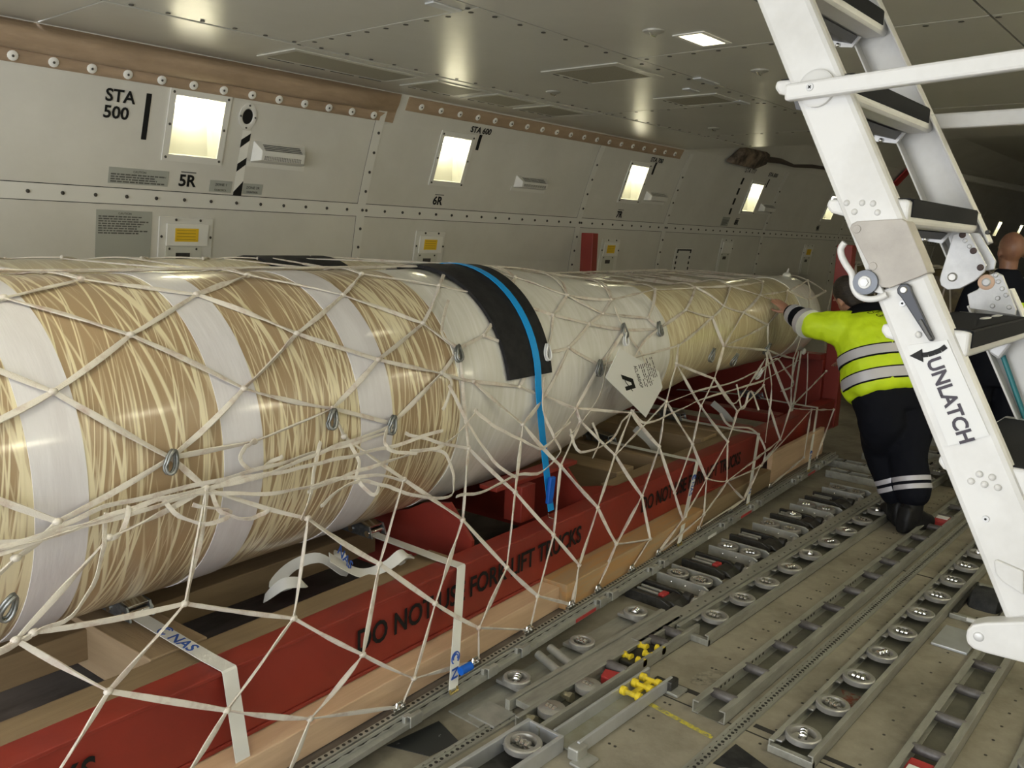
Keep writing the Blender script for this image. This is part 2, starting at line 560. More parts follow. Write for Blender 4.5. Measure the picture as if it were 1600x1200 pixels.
# ------------------------------------------------------------------ cabin lights in the right liner
LIGHT_NAMES = ['between the first station marker and the striped strip', 'above the marking 6R', 'above the marking 7R', 'above the marking 8R',
               'far aft behind the ladder tab', 'aft behind the ladder', 'further aft behind the ladder', 'aft of the ladder, third one', 'far aft, left one of the pair above the bald man', 'far aft, right one of the pair above the bald man']
for k, (x0, x1) in enumerate(LIGHTS):
    xc = (x0 + x1) / 2
    t = thing('cabin_light', 'recessed lit sidewall light ' + LIGHT_NAMES[k], 'light', wp(xc, LZ0 - 0.03, 0.0), group='sidewall lights of the right liner')
    fr = MB()
    w = 0.035
    for (a0, a1, b0, b1) in ((x0 - w, x1 + w, LZ0 - w, LZ0), (x0 - w, x1 + w, LZ1, LZ1 + w), (x0 - w, x0, LZ0, LZ1), (x1, x1 + w, LZ0, LZ1)):
        fr.prism([(a0, b0), (a1, b0), (a1, b1), (a0, b1)], 0.0, 0.008, lambda u, v, d: wp(u, v, d))
    fr.build('light_frame', m_batten, t)
    if k < 4:
        sm = MB()
        for (a, b) in ((x0 - 0.015, LZ0 - 0.015), (x1 + 0.015, LZ0 - 0.015), (x0 - 0.015, LZ1 + 0.015), (x1 + 0.015, LZ1 + 0.015), (x0 - 0.016, 2.27), (x1 + 0.016, 2.27)):
            sm.ball(wp(a, b, 0.009), 0.008, 6, 4)
        sm.build('frame_screw', m_screw, t)
    ya = wy(LZ0); yb = wy(LZ1)
    dp = 0.17
    q = [(x0, ya, LZ0), (x1, ya, LZ0), (x1, yb, LZ1), (x0, yb, LZ1)]
    bq = [(x0 + 0.02, ya + 0.06, LZ0 + 0.01), (x1 - 0.02, ya + 0.06, LZ0 + 0.01), (x1 - 0.02, yb + dp, LZ1 - 0.01), (x0 + 0.02, yb + dp, LZ1 - 0.01)]
    MB().add(q + bq, [(4, 5, 6, 7), (0, 1, 5, 4), (1, 2, 6, 5), (2, 3, 7, 6), (3, 0, 4, 7)]).build('reflector', m_reflector, t)
    MB().box((x0 + 0.05, yb + 0.035, LZ1 - 0.045), (x1 - 0.05, yb + 0.125, LZ1 - 0.018)).build('lamp', m_lamp, t, smooth=40)

# ceiling lamp
x0, x1, y0, y1 = CL
x0 += 0.004; x1 -= 0.004; y0 += 0.004; y1 -= 0.004
t = thing('ceiling_light', 'small square lit downlight in the ceiling left of the ladder', 'light', ((x0 + x1) / 2, (y0 + y1) / 2, ZC - 0.004))
fr = MB()
for a in ((x0 - 0.02, y0 - 0.02, x1 + 0.02, y0), (x0 - 0.02, y1, x1 + 0.02, y1 + 0.02), (x0 - 0.02, y0, x0, y1), (x1, y0, x1 + 0.02, y1)):
    fr.box((a[0], a[1], ZC - 0.004), (a[2], a[3], ZC))
fr.build('light_frame', m_batten, t)
hh = 0.07
MB().add([(x0, y0, ZC), (x1, y0, ZC), (x1, y1, ZC), (x0, y1, ZC), (x0, y0, ZC + hh), (x1, y0, ZC + hh), (x1, y1, ZC + hh), (x0, y1, ZC + hh)],
         [(4, 5, 6, 7), (0, 1, 5, 4), (1, 2, 6, 5), (2, 3, 7, 6), (3, 0, 4, 7)]).build('reflector', m_reflector, t)
MB().box((x0 + 0.03, y0 + 0.02, ZC + 0.045), (x1 - 0.03, y1 - 0.02, ZC + 0.06)).build('lamp', m_lamp, t)

# unseen fill lamps added overhead and in the left liner to brighten the view
for k, (x, y) in enumerate(((0.6, 2.0), (-1.8, 2.0), (0.6, -0.2), (3.2, -0.45), (5.9, -0.45), (13.0, 0.3))):
    z = ZC if x < X_END else 3.36
    t = thing('ceiling_light', 'added square fill lamp on the ceiling, out of view', 'light', (x, y, z - 0.03), group='added ceiling fill lamps')
    MB().box((x - 0.14, y - 0.09, z - 0.012), (x + 0.14, y + 0.09, z - 0.002)).build('light_frame', m_batten, t)
    MB().box((x - 0.115, y - 0.06, z - 0.03), (x + 0.115, y + 0.06, z - 0.012)).build('lamp', m_fill, t)
for x in (2.56, 4.56, 6.98, 11.9):  # left liner lamps, likewise added for their light
    z = 2.28
    y = 3.5 - wy(z)
    t = thing('cabin_light', 'added fill lamp on the left liner, out of view', 'light', (x, y + 0.03, z - 0.1), group='added fill lamps of the left liner')
    MB().box((x - 0.16, y + 0.01, z - 0.1), (x + 0.16, y + 0.03, z + 0.1)).build('light_frame', m_batten, t)
    MB().box((x - 0.13, y + 0.03, z - 0.06), (x + 0.13, y + 0.045, z + 0.06)).build('lamp', m_fill, t)

# grilles and eye fittings in the ceiling
m_grille = M('grille_tan', (0.33, 0.31, 0.24), 0.6, c2=(0.24, 0.225, 0.17), scale=300, lo=0.45, hi=0.55)
def grille(x0, x1, y0, y1, z, label, fr_w=0.05):
    t = thing('ceiling_grille', label, 'vent', ((x0 + x1) / 2, (y0 + y1) / 2, z - 0.01), group='perforated grilles in the ceiling')
    f = MB()
    for a in ((x0 - fr_w, y0 - fr_w, x1 + fr_w, y0), (x0 - fr_w, y1, x1 + fr_w, y1 + fr_w), (x0 - fr_w, y0, x0, y1), (x1, y0, x1 + fr_w, y1)):
        f.box((a[0], a[1], z - 0.006), (a[2], a[3], z + 0.001))
    f.build('grille_frame', m_ceil, t, bevel=0.002)
    MB().box((x0, y0, z - 0.004), (x1, y1, z + 0.001)).build('perforated_sheet', m_grille, t)
    s = MB()
    for x in np.linspace(x0, x1, 5)[:-1]:
        s.box((x + 0.02, y1 + 0.012, z - 0.008), (x + (x1 - x0) / 4 - 0.02, y1 + 0.02, z - 0.005))
    s.build('air_slot', m_groove, t)
grille(3.84, 4.2, 2.66, 3.06, ZC, 'tan perforated ceiling grille, nearer of the two beyond the long dark joint')
grille(4.9, 5.18, 2.66, 3.0, ZC, 'tan perforated ceiling grille, farther of the two beyond the long dark joint')
for k, x in enumerate((2.72, 3.72, 4.25, 4.78)):
    grille(x, x + (0.82 if k == 0 else 0.4), 3.83, 4.1, ZC - 0.004, ('first, longest', 'second', 'third', 'fourth')[k] + ' perforated grille along the ceiling edge above the blanket', 0.035)
for k, (x, y) in enumerate(((3.31, 2.1), (4.33, 2.09), (4.35, 3.46), (6.31, 3.39))):
    t = thing('tie_down_fitting', ('bright tie-down fitting in the ceiling beside the downlight', 'tie-down fitting in the ceiling beside the ladder stile', 'tie-down fitting in the ceiling beside the nearer grille', 'tie-down fitting in the ceiling far aft')[k], 'fitting', (x, y, ZC - 0.018), group='ceiling tie-down fittings')
    MB().lathe([(0.0, -0.012), (0.03, -0.012), (0.045, -0.006), (0.048, 0.0), (0.0, 0.0)], (x, y, ZC), 18).build('fitting_cup', m_alu, t, smooth=30)
    MB().tube([(x - 0.03, y, ZC - 0.01), (x - 0.015, y, ZC - 0.02), (x + 0.015, y, ZC - 0.02), (x + 0.03, y, ZC - 0.01)], 0.005).build('fitting_bar', m_chrome, t)
# bright fastener plates along the long joint
for k, (x, y, l) in enumerate(((2.45, 2.56, 0.16), (4.35, 2.44, 0.22), (4.62, 2.66, 0.12), (5.15, 2.6, 0.14))):
    tag(MB().box((x, y, ZC - 0.008), (x + l, y + 0.05, ZC)).build('latch_plate', m_alu_l, bevel=0.002),
        ('small bright latch plate by the front ceiling joint', 'small bright latch plate beside the nearer ceiling grille corner', 'small bright latch plate between the two ceiling grilles', 'small bright latch plate past the farther ceiling grille')[k], 'plate', 'ceiling latch plates')

# ------------------------------------------------------------------ insulation blankets
def blanket(name, label, x0, x1, prof, n, amp):
    rings = []
    for i in range(n + 1):
        x = x0 + (x1 - x0) * i / n
        fade = min(1.0, (n - i) / 3.0 + 0.15, i / 1.0 + 0.4)
        r = []
        for k, (z, d) in enumerate(prof):
            dd = d * fade + amp * noise.noise(Vector((x * 2.2, z * 9, 1.7))) * (1 if d > 0.02 else 0.0)
            r.append(wp(x, z + amp * 0.4 * noise.noise(Vector((x * 1.7, z * 7, 9.1))) * (1 if d > 0.012 else 0.2), max(dd, 0.002)))
        r += [wp(x, z, 0.0) for z, d in reversed(prof)]
        rings.append(r)
    t = thing(name, label, 'blanket', wp((x0 + x1) / 2, prof[0][0], 0.0))
    MB().loft(rings).build('blanket_quilt', m_blanket, t, smooth=70)
    return t
t = blanket('insulation_blanket', 'long bulging tan insulation blanket along the top of the near liner', X_FWD + 0.1, 3.93,
            [(2.448, 0.004), (2.45, 0.01), (2.475, 0.010), (2.50, 0.012), (2.505, 0.006), (2.512, 0.03), (2.53, 0.07), (2.56, 0.09), (2.59, 0.095), (2.61, 0.09), (2.622, 0.06)], 60, 0.02)
def washer(mbp, x, z, d, r):
    n_ = wn(z); a = Vector((1, 0, 0)); b = n_.cross(a)
    mt = Matrix((a, b, n_)).transposed().to_4x4()
    mt.translation = wp(x, z, d)
    mbp.lathe([(0.006, 0.0), (r, 0.0), (r, 0.004), (r * 0.7, 0.007), (0.006, 0.007)], n=14, mt=mt)
for x in np.arange(0.9, 3.9, 0.178):
    mb = MB(); washer(mb, float(x), 2.478, 0.011, 0.024)
    ws = mb.build('washer', m_white, t, smooth=40)
    MB().ball(wp(float(x), 2.478, 0.0175), 0.0065, 6, 4).build('washer_pin', m_screw, ws)
t = blanket('insulation_blanket', 'thin tan insulation strip along the top of the liner from 6R aft', 4.0, 7.6,
            [(2.535, 0.004), (2.538, 0.009), (2.56, 0.010), (2.585, 0.013), (2.605, 0.018), (2.618, 0.012)], 40, 0.006)
for x in np.arange(4.12, 7.5, 0.185):
    mb = MB(); washer(mb, float(x), 2.574, 0.012, 0.022); 
    ws = mb.build('washer', m_white, t, smooth=40)
    MB().ball(wp(float(x), 2.574, 0.019), 0.006, 6, 4).build('washer_pin', m_screw, ws)

# ------------------------------------------------------------------ markings and fittings on the liner
def on_wall(mb, x0, x1, z0, z1, d0=0.0005, d1=0.002, sk=0.0):
    n = max(1, int(math.ceil((z1 - z0) / 0.04))) if not sk and z1 - z0 > 0.06 else 1
    if n > 1:
        zs = [z0 + (z1 - z0) * i / n for i in range(n + 1)]
        return mb.prism([(x0, z) for z in zs] + [(x1, z) for z in reversed(zs)], d0, d1, lambda u, v, d: wp(u, v, d))
    return mb.prism([(x0, z0), (x1, z0), (x1 + sk, z1), (x0 + sk, z1)], d0, d1, lambda u, v, d: wp(u, v, d))

def wtext(txt, size, x, z, parent, align='LEFT', mat=None, bold=0.0, d=0.003):
    n_ = wn(z)
    ex = Vector((1, 0, 0)); ey = n_.cross(ex)
    if ey.z < 0: ey = -ey
    mb = text_mb(txt, size, wp(x, z, d), ex, ey, 0.001, align, bold=bold)
    return mb.build('lettering', mat or m_black, parent)

def mark(label, cat='marking', name='station_marking', loc=(0, 0)):
    return thing(name, label, cat, wp(loc[0], loc[1], 0.0))

t = mark('black station marking STA 500 with a long vertical bar', loc=(2.17, 2.17))
wtext('STA', 0.088, 2.052, 2.342, t, bold=0.002); wtext('500', 0.088, 2.05, 2.262, t, bold=0.002)
on_wall(MB(), 2.262, 2.29, 2.174, 2.402, sk=-0.0).build('marker_bar', m_black, t)
t = mark('black station marking STA 600 with a short slanted bar', loc=(4.78, 2.36))
wtext('STA 600', 0.062, 4.66, 2.472, t, bold=0.0015)
on_wall(MB(), 4.77, 4.80, 2.355, 2.462).build('marker_bar', m_black, t)
t = mark('black station marking STA 700 near the blanket end', loc=(7.24, 2.36))
wtext('STA 700', 0.062, 7.11, 2.472, t, bold=0.0015)
on_wall(MB(), 7.215, 7.245, 2.36, 2.47).build('marker_bar', m_black, t)
t = mark('faint station marking STA 777 with a long dashed slanted strip', loc=(9.1, 2.05))
wtext('STA 777', 0.075, 9.02, 2.52, t)
mb = MB()
for z in np.arange(2.06, 2.48, 0.11):
    on_wall(mb, 9.06, 9.10, float(z), float(z) + 0.07)
mb.build('marker_bar', m_black, t)
t = mark('faint station marking STA 800 right of the 8R light', loc=(9.7, 2.4))
wtext('STA 800', 0.07, 9.62, 2.52, t)
on_wall(MB(), 9.70, 9.725, 2.395, 2.49).build('marker_bar', m_black, t)
for (tx, x, z, s, lb) in (('5R', 2.50, 1.951, 0.092, 'bold black position marking 5R under the nearest light'), ('6R', 4.47, 1.946, 0.085, 'black position marking 6R under the second light'),
                          ('7R', 6.86, 1.945, 0.085, 'black position marking 7R under the third light'), ('8R', 9.27, 1.955, 0.085, 'faint position marking 8R near the slanted strip'), ('9R', 11.7, 1.955, 0.085, 'faint position marking 9R left of the ladder tab')):
    t = mark(lb, name='position_marking', loc=(x + 0.05, z))
    wtext(tx, s, x, z, t, bold=0.0025)
    on_wall(MB(), x + 0.01, x + 0.1, z + s * 0.78, z + s * 0.78 + 0.006).build('small_line', m_ink, t)

# black and white striped strip under the round port
t = mark('narrow black and white diagonal striped strip under the round port', 'strip', 'striped_strip', (2.87, 1.915))
on_wall(MB(), 2.848, 2.903, 1.917, 2.285, 0.0005, 0.0015).build('strip_backing', m_white, t)
mb = MB()
for k in range(3):
    z = 1.917 + k * 0.135
    mb = MB()
    mb.prism([(2.848, z), (2.903, z + (0.0 if k == 0 else 0.045)), (2.903, z + 0.085), (2.848, z + (0.02 if k == 0 else 0.045))], 0.0015, 0.0025, lambda u, v, d: wp(u, v, d))
    mb.build('stripe', m_black, t)
t = thing('port', 'small oval port with dark opening above the striped strip', 'port', wp(2.862, 2.30, 0.0))
n_ = wn(2.36); a = Vector((1, 0, 0)); b_ = n_.cross(a)
mt = Matrix((a, b_, n_)).transposed().to_4x4(); mt.translation = wp(2.862, 2.36, 0.0)
mt2 = mt @ Matrix.Diagonal((0.85, 1.15, 1, 1))
MB().lathe([(0.04, 0.001), (0.066, 0.001), (0.066, 0.006), (0.045, 0.008), (0.04, 0.006), (0.034, -0.004)], n=24, mt=mt2).build('port_flange', m_batten, t, smooth=40)
MB().lathe([(0.0, 0.0025), (0.036, 0.0025), (0.038, 0.004)], n=20, mt=mt2).build('port_opening', m_black, t)
mb = MB()
for k in range(4):
    mb.ball(mt2 @ Vector((0.055 * math.cos(k * PI / 2), 0.055 * math.sin(k * PI / 2), 0.008)), 0.006, 6, 4)
mb.build('flange_screw', m_screw, t)

def placard(x0, x1, z0, z1, label, head, lines, head_x=None, size=0.016):
    t = thing('placard', label, 'placard', wp((x0 + x1) / 2, z0, 0.0))
    on_wall(MB(), x0, x1, z0, z1, 0.0005, 0.002).build('placard_plate', m_placard, t)
    if head:
        wtext(head, size, (x0 + x1) / 2 if head_x is None else head_x, z1 - size * 1.35, t, 'CENTER', m_ink)
    mb = MB()
    rnd = random.Random(len(label))
    zt = z1 - size * 1.9
    for k in range(lines):
        z = zt - 0.0125 * k
        x = x0 + 0.012
        xe = x1 - 0.012 - rnd.random() * 0.08 * (x1 - x0) / 0.3
        while x < xe:
            w_ = rnd.uniform(0.01, 0.035)
            on_wall(mb, x, min(x + w_, xe), z - 0.007, z, 0.002, 0.003)
            x += w_ + 0.005
    if lines:
        mb.build('small_print', m_ink, t)
    return t
placard(2.11, 2.44, 1.94, 2.022, 'grey caution placard left of the marking 5R', 'CAUTION', 4)
placard(2.057, 2.362, 1.50, 1.80, 'large grey caution placard low on the liner above the load', 'CAUTION', 8)
t = placard(2.692, 2.834, 1.93, 1.995, 'small grey zone placard left of the striped strip', 'ZONE 1', 0, size=0.022)
wtext('CONTROL', 0.016, 2.763, 1.937, t, 'CENTER', m_ink)
t = placard(2.908, 3.04, 1.93, 1.991, 'small grey zone placard right of the striped strip', 'ZONE 2R', 0, size=0.022)
wtext('CONTROL', 0.016, 2.974, 1.937, t, 'CENTER', m_ink)
placard(8.96, 9.13, 1.93, 2.03, 'small grey placard under the dashed slanted strip', '', 5)

def wall_vent(x0, x1, z0, z1, label, detail):
    t = thing('air_outlet', label, 'vent', wp((x0 + x1) / 2, z0, 0.0), group='air outlets on the right liner')
    h = z1 - z0
    pf = [(z0, 0.0), (z0 + 0.01, 0.012), (z0 + h * 0.28, 0.065), (z0 + h * 0.72, 0.062), (z1, 0.0)]
    def ends(x, s):
        return [wp(x + (s * 0.03 if d > 0.02 else 0), z, d) for z, d in pf]
    MB().loft([ends(x0, 1), ends(x1, -1)]).build('outlet_hood', m_batten, t, bevel=0.003)
    on_wall(MB(), x0 - 0.025, x1 + 0.02, z0 - 0.02, z0 + 0.012, 0.0, 0.005).build('outlet_flange', m_batten, t)
    s = MB()
    if detail:
        for r in range(4):
            for k in range(22):
                xx = x0 + 0.05 + (x1 - x0 - 0.1) * k / 22
                z = z0 + h * (0.14 + 0.05 * r)
                s.box((xx, wy(z) - 0.07, z), (xx + 0.006, wy(z) - 0.02 - 0.011 * r - 0.012, z + 0.004))
        for k in range(3):
            xx = x0 + 0.05 + (x1 - x0 - 0.1) * k / 3
            for r in range(4):
                z = z0 + h * (0.74 + 0.05 * r)
                d = 0.062 * (1 - (z - z0 - h * 0.72) / (h * 0.28))
                s.prism([(xx, z), (xx + 0.085, z), (xx + 0.085, z + h * 0.03), (xx, z + h * 0.03)], d - 0.002, d + 0.003, lambda u, v, dd: wp(u, v, dd))
    else:
        for r in range(4):
            z = z0 + h * (0.74 + 0.05 * r)
            d = 0.062 * (1 - (z - z0 - h * 0.72) / (h * 0.28))
            s.prism([(x0 + 0.05, z), (x1 - 0.05, z), (x1 - 0.05, z + h * 0.02), (x0 + 0.05, z + h * 0.02)], d - 0.002, d + 0.003, lambda u, v, dd: wp(u, v, dd))
    s.build('outlet_slots', m_ink, t)
wall_vent(2.93, 3.29, 2.11, 2.235, 'slotted air outlet beside the striped strip', True)
wall_vent(5.31, 5.69, 2.115, 2.215, 'slotted air outlet between 6R and 7R', True)
wall_vent(7.24, 7.6, 2.115, 2.21, 'slotted air outlet right of the 7R light', False)
wall_vent(9.76, 10.12, 2.12, 2.22, 'slotted air outlet right of the 8R light', False)

def wall_box(x0, x1, z1, label, yl, z0=1.35):
    t = thing('access_panel', label, 'panel', wp((x0 + x1) / 2, z0, 0.0), group='small access panels low on the liner')
    on_wall(MB(), x0, x1, z0, z1, 0.0, 0.01).build('panel_frame', m_batten, t, bevel=0.004)
    w = x1 - x0
    on_wall(MB(), x0 + w * 0.13, x1 - w * 0.1, z1 - 0.16, z1 - 0.035, 0.01, 0.02).build('panel_door', m_white, t, bevel=0.002)
    on_wall(MB(), x0 + w * 0.13, x1 - w * 0.2, z0 + 0.01, z1 - 0.165, 0.01, 0.014).build('lower_plate', M('panel_plate', (0.6, 0.6, 0.53), 0.45), t)
    if yl:
        on_wall(MB(), x0 + w * 0.28, x1 - w * 0.29, z1 - 0.135, z1 - 0.06, 0.02, 0.0215).build('yellow_label', m_yellow, t)
        mb = MB()
        for k in range(4):
            on_wall(mb, x0 + w * 0.31, x1 - w * 0.34, z1 - 0.125 + k * 0.017, z1 - 0.12 + k * 0.017, 0.0215, 0.022)
        mb.build('label_print', M('label_print', (0.5, 0.33, 0.02), 0.6), t)
    on_wall(MB(), x0 + w * 0.32, x1 - w * 0.42, z1 - 0.235, z1 - 0.2, 0.014, 0.016).build('panel_slot', m_dark, t)
    mb = MB()
    for (a, b) in ((x0 + w * 0.3, z1 - 0.015), (x1 - w * 0.25, z1 - 0.015), (x0 + w * 0.05, z1 - 0.11), (x1 - w * 0.04, z1 - 0.11), (x0 + w * 0.2, z1 - 0.178), (x1 - w * 0.3, z1 - 0.178)):
        mb.ball(wp(a, b, 0.012), 0.008, 6, 4)
    mb.build('panel_screw', m_screw, t)
wall_box(2.40, 2.73, 1.778, 'white access panel with a yellow label under the marking 5R', True)
wall_box(4.35, 4.65, 1.752, 'white access panel with a yellow label under the marking 6R', True)
wall_box(6.72, 7.02, 1.745, 'white access panel with a yellow label beside the red post', True)
wall_box(9.08, 9.38, 1.79, 'narrow pale access panel under the marking 8R', False)
wall_box(11.47, 11.8, 1.76, 'far access panel with a yellow label left of the second red post', True)
t = thing('access_door', 'small access door with a black dashed outline on the far liner', 'panel', wp(8.28, 1.45, 0.0))
on_wall(MB(), 8.1, 8.46, 1.42, 1.675, 0.0, 0.008).build('door_plate', m_batten, t, bevel=0.003)
mb = MB()
on_wall(mb, 8.13, 8.43, 1.645, 1.66, 0.008, 0.0095)
for z in (1.44, 1.50, 1.56, 1.62):
    on_wall(mb, 8.13, 8.155, z, z + 0.03, 0.008, 0.0095); on_wall(mb, 8.405, 8.43, z, z + 0.03, 0.008, 0.0095)
mb.build('dashed_outline', m_black, t)
# dark opening in the blanket aft of the ceiling step, with loose brown straps
t = thing('insulation_flap', 'dark brown torn insulation flap under the ceiling step', 'blanket', wp(9.0, 2.60, 0.02))
MB().prism([(8.45, 2.60), (9.05, 2.585), (9.25, 2.66), (9.2, 2.76), (8.6, 2.76)], 0.01, 0.09, lambda u, v, d: wp(u, v, d)).build('flap_quilt', M('insulation_brown', (0.24, 0.18, 0.13), 0.8, c2=(0.05, 0.04, 0.03), scale=6, bump=0.5, bscale=16), t, bevel=0.02)
mb = MB()
mb.tube([wp(9.15, 2.70, 0.06), wp(9.6, 2.71, 0.05), wp(10.0, 2.69, 0.05), wp(10.5, 2.72, 0.04), wp(11.4, 2.74, 0.03), wp(12.6, 2.75, 0.03)], [0.035, 0.03, 0.018, 0.022, 0.016, 0.014], 7)
mb.build('loose_edge', M('insulation_dark', (0.06, 0.045, 0.035), 0.8), t, smooth=60)
tag(MB().prism([(13.6, 2.70), (13.85, 2.70), (13.9, 2.95), (13.65, 2.95)], 0.02, 0.04, lambda u, v, d: wp(u, v, d)).build('red_ribbon', m_redp), 'short red ribbon hanging high aft behind the ladder', 'ribbon')
tag(MB().bar((14.0, 4.05, 2.93), (20.0, 3.6, 2.98), 0.12, 0.1).build('overhead_duct', m_white, bevel=0.02), 'white overhead duct high aft behind the ladder', 'duct')

# ================================================================== the load (its own frame: x along the load, y across, z up)
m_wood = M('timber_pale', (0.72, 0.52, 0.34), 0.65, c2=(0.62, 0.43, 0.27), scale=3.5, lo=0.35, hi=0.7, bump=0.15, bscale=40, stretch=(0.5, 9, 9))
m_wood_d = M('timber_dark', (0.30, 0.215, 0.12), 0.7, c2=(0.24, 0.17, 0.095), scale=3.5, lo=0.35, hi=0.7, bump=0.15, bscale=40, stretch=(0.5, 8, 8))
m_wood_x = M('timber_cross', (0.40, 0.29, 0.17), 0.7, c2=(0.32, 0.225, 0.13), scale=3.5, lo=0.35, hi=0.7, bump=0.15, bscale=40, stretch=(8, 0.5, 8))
m_pallet = M('pallet_sheet', (0.20, 0.18, 0.165), 0.55, 0.4, c2=(0.10, 0.085, 0.075), scale=5, lo=0.4, hi=0.7, stretch=(0.6, 2, 2))
m_tape = M('white_tape', (0.77, 0.755, 0.79), 0.36, c2=(0.71, 0.69, 0.72), scale=5, coat=0.4, bump=0.08, bscale=25, stretch=(4, 0.6, 0.6))
m_web = M('net_webbing', (0.70, 0.655, 0.58), 0.7, c2=(0.50, 0.385, 0.325), scale=16, lo=0.5, hi=0.72, bump=0.2, bscale=260)
m_strap = M('strap_white', (0.76, 0.76, 0.72), 0.6, bump=0.1, bscale=400)
m_blue_print = M('print_blue', (0.03, 0.10, 0.42), 0.6)
m_blue = M('strap_blue', (0.0, 0.33, 0.85), 0.5, bump=0.1, bscale=300)
m_pad = M('rubber_pad', (0.016, 0.016, 0.018), 0.7, spec=0.2, c2=(0.024, 0.024, 0.026), scale=20, bump=0.12, bscale=140)
m_zinc = M('zinc_buckle', (0.30, 0.33, 0.36), 0.3, 0.9, c2=(0.18, 0.2, 0.22), scale=25)
m_paper = M('paper_white', (0.80, 0.80, 0.78), 0.6)
m_ring = M('forged_ring', (0.35, 0.36, 0.35), 0.38, 0.8, c2=(0.2, 0.21, 0.2), scale=30)

# --- pallet
t = thing('cargo_pallet', 'flat aluminium cargo pallet with a track edge under the netted load', 'pallet', (4.0, 3.1, 0.055), LOAD)
PZ = 0.055
MB().box((0.95, 1.922, PZ), (7.08, 4.05, PZ + 0.022)).build('pallet_sheet', m_pallet, t, LOAD)
r = MB()
r.box((0.95, 1.85, PZ), (7.08, 1.874, PZ + 0.022))
r.box((0.95, 1.874, PZ), (7.08, 1.880, PZ + 0.046))
r.box((0.95, 1.880, PZ), (7.08, 1.90, PZ + 0.012))
r.box((0.95, 1.90, PZ), (7.08, 1.924, PZ + 0.036))
r.build('edge_rail', m_alu, t, LOAD, bevel=0.002)
s = MB()
x = 1.0
while x < 7.05:
    s.lathe([(0.0, 0.0), (0.0065, 0.0), (0.0065, 0.002), (0.0, 0.002)], (x, 1.912, PZ + 0.0355), 8)
    x += 0.0254
tag(s.build('track_hole', m_groove, t, LOAD), kind='stuff')
x = 1.0
s = MB()
while x < 7.05:
    s.prism([(x, 0.0), (x + 0.03, 0.006), (x + 0.06, 0.0)], 0, 1, lambda u, v, d: Vector((u, 1.8732 + 0.002 * d, PZ + 0.046 - 0.012 - v)))
    x += 0.06
s.build('scallop_joint', m_groove, t, LOAD)
for x in (1.42, 2.005, 2.44, 2.66, 3.28, 3.39, 3.80, 3.93, 4.72, 4.85, 5.2, 5.32, 6.0, 6.12, 6.55, 6.7):
    k = MB()
    k.box((x, 1.842, PZ + 0.004), (x + 0.06, 1.848, PZ + 0.044))
    k.box((x, 1.842, PZ + 0.040), (x + 0.06, 1.862, PZ + 0.046))
    k.box((x - 0.012, 1.858, PZ + 0.02), (x + 0.02, 1.874, PZ + 0.046))
    k.build('rail_clip', m_alu, t, LOAD, bevel=0.003)
for x in (3.08, 5.0, 6.3):
    MB().box((x, 1.8485, PZ + 0.004), (x + 0.17, 1.8505, PZ + 0.02)).build('red_sticker', m_redp, t, LOAD)
MB().box((4.5, 1.8485, PZ + 0.004), (4.62, 1.8505, PZ + 0.02)).build('white_sticker', m_paper, t, LOAD)

# --- timbers under the frame
ZT = PZ + 0.024
def timber(name, label, lo, hi, mat, cat='timber', group=None, bev=0.004):
    return tag(MB().box(lo, hi).build(name, mat, None, LOAD, bevel=bev), label, cat, group)
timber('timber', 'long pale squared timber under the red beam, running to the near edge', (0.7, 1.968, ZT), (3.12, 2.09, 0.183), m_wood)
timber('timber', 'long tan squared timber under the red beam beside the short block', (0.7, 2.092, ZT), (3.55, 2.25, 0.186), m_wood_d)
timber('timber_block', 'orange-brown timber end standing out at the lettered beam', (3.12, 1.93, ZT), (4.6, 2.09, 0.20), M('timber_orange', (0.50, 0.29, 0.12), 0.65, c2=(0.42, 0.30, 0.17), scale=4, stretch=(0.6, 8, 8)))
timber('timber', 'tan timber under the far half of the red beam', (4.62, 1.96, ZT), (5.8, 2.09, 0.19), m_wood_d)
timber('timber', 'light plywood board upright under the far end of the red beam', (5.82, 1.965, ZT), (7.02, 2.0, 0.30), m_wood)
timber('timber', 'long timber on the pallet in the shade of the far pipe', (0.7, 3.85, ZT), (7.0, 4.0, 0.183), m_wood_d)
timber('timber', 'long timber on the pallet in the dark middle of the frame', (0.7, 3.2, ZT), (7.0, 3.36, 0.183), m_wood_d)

# --- red transport frame
fr = thing('transport_frame', 'red steel transport frame with black DO NOT USE lettering under the wrapped pipes', 'frame', (4.0, 3.2, 0.185), LOAD)
ZB0, ZB1 = 0.186, 0.438
def ibeam(y0, y1, x0, x1):
    b = MB()
    b.box((x0, y0, ZB0), (x1, y1, ZB0 + 0.014)).box((x0, y0, ZB1 - 0.014), (x1, y1, ZB1))
    b.box((x0, y0 + 0.006, ZB0 + 0.014), (x1, y1 - 0.006, ZB1 - 0.014))
    return b
ibeam(2.06, 2.165, 0.4, 7.60).build('beam', m_red, fr, LOAD, bevel=0.003)
ibeam(3.92, 4.02, 0.4, 7.40).build('beam', m_red, fr, LOAD, bevel=0.003)
MB().box((7.60, 2.05, ZB0), (7.73, 2.18, 1.765)).build('post', m_red, fr, LOAD, bevel=0.006)
MB().box((6.44, 3.90, ZB1), (6.53, 4.02, 1.785)).build('post', m_red, fr, LOAD, bevel=0.006)
MB().box((7.545, 2.18, 0.20), (7.64, 3.92, 0.78)).build('end_panel', m_red, fr, LOAD, bevel=0.004)
MB().box((7.45, 2.18, 0.78), (7.62, 3.92, 0.83)).build('end_rail', m_red, fr, LOAD, bevel=0.004)
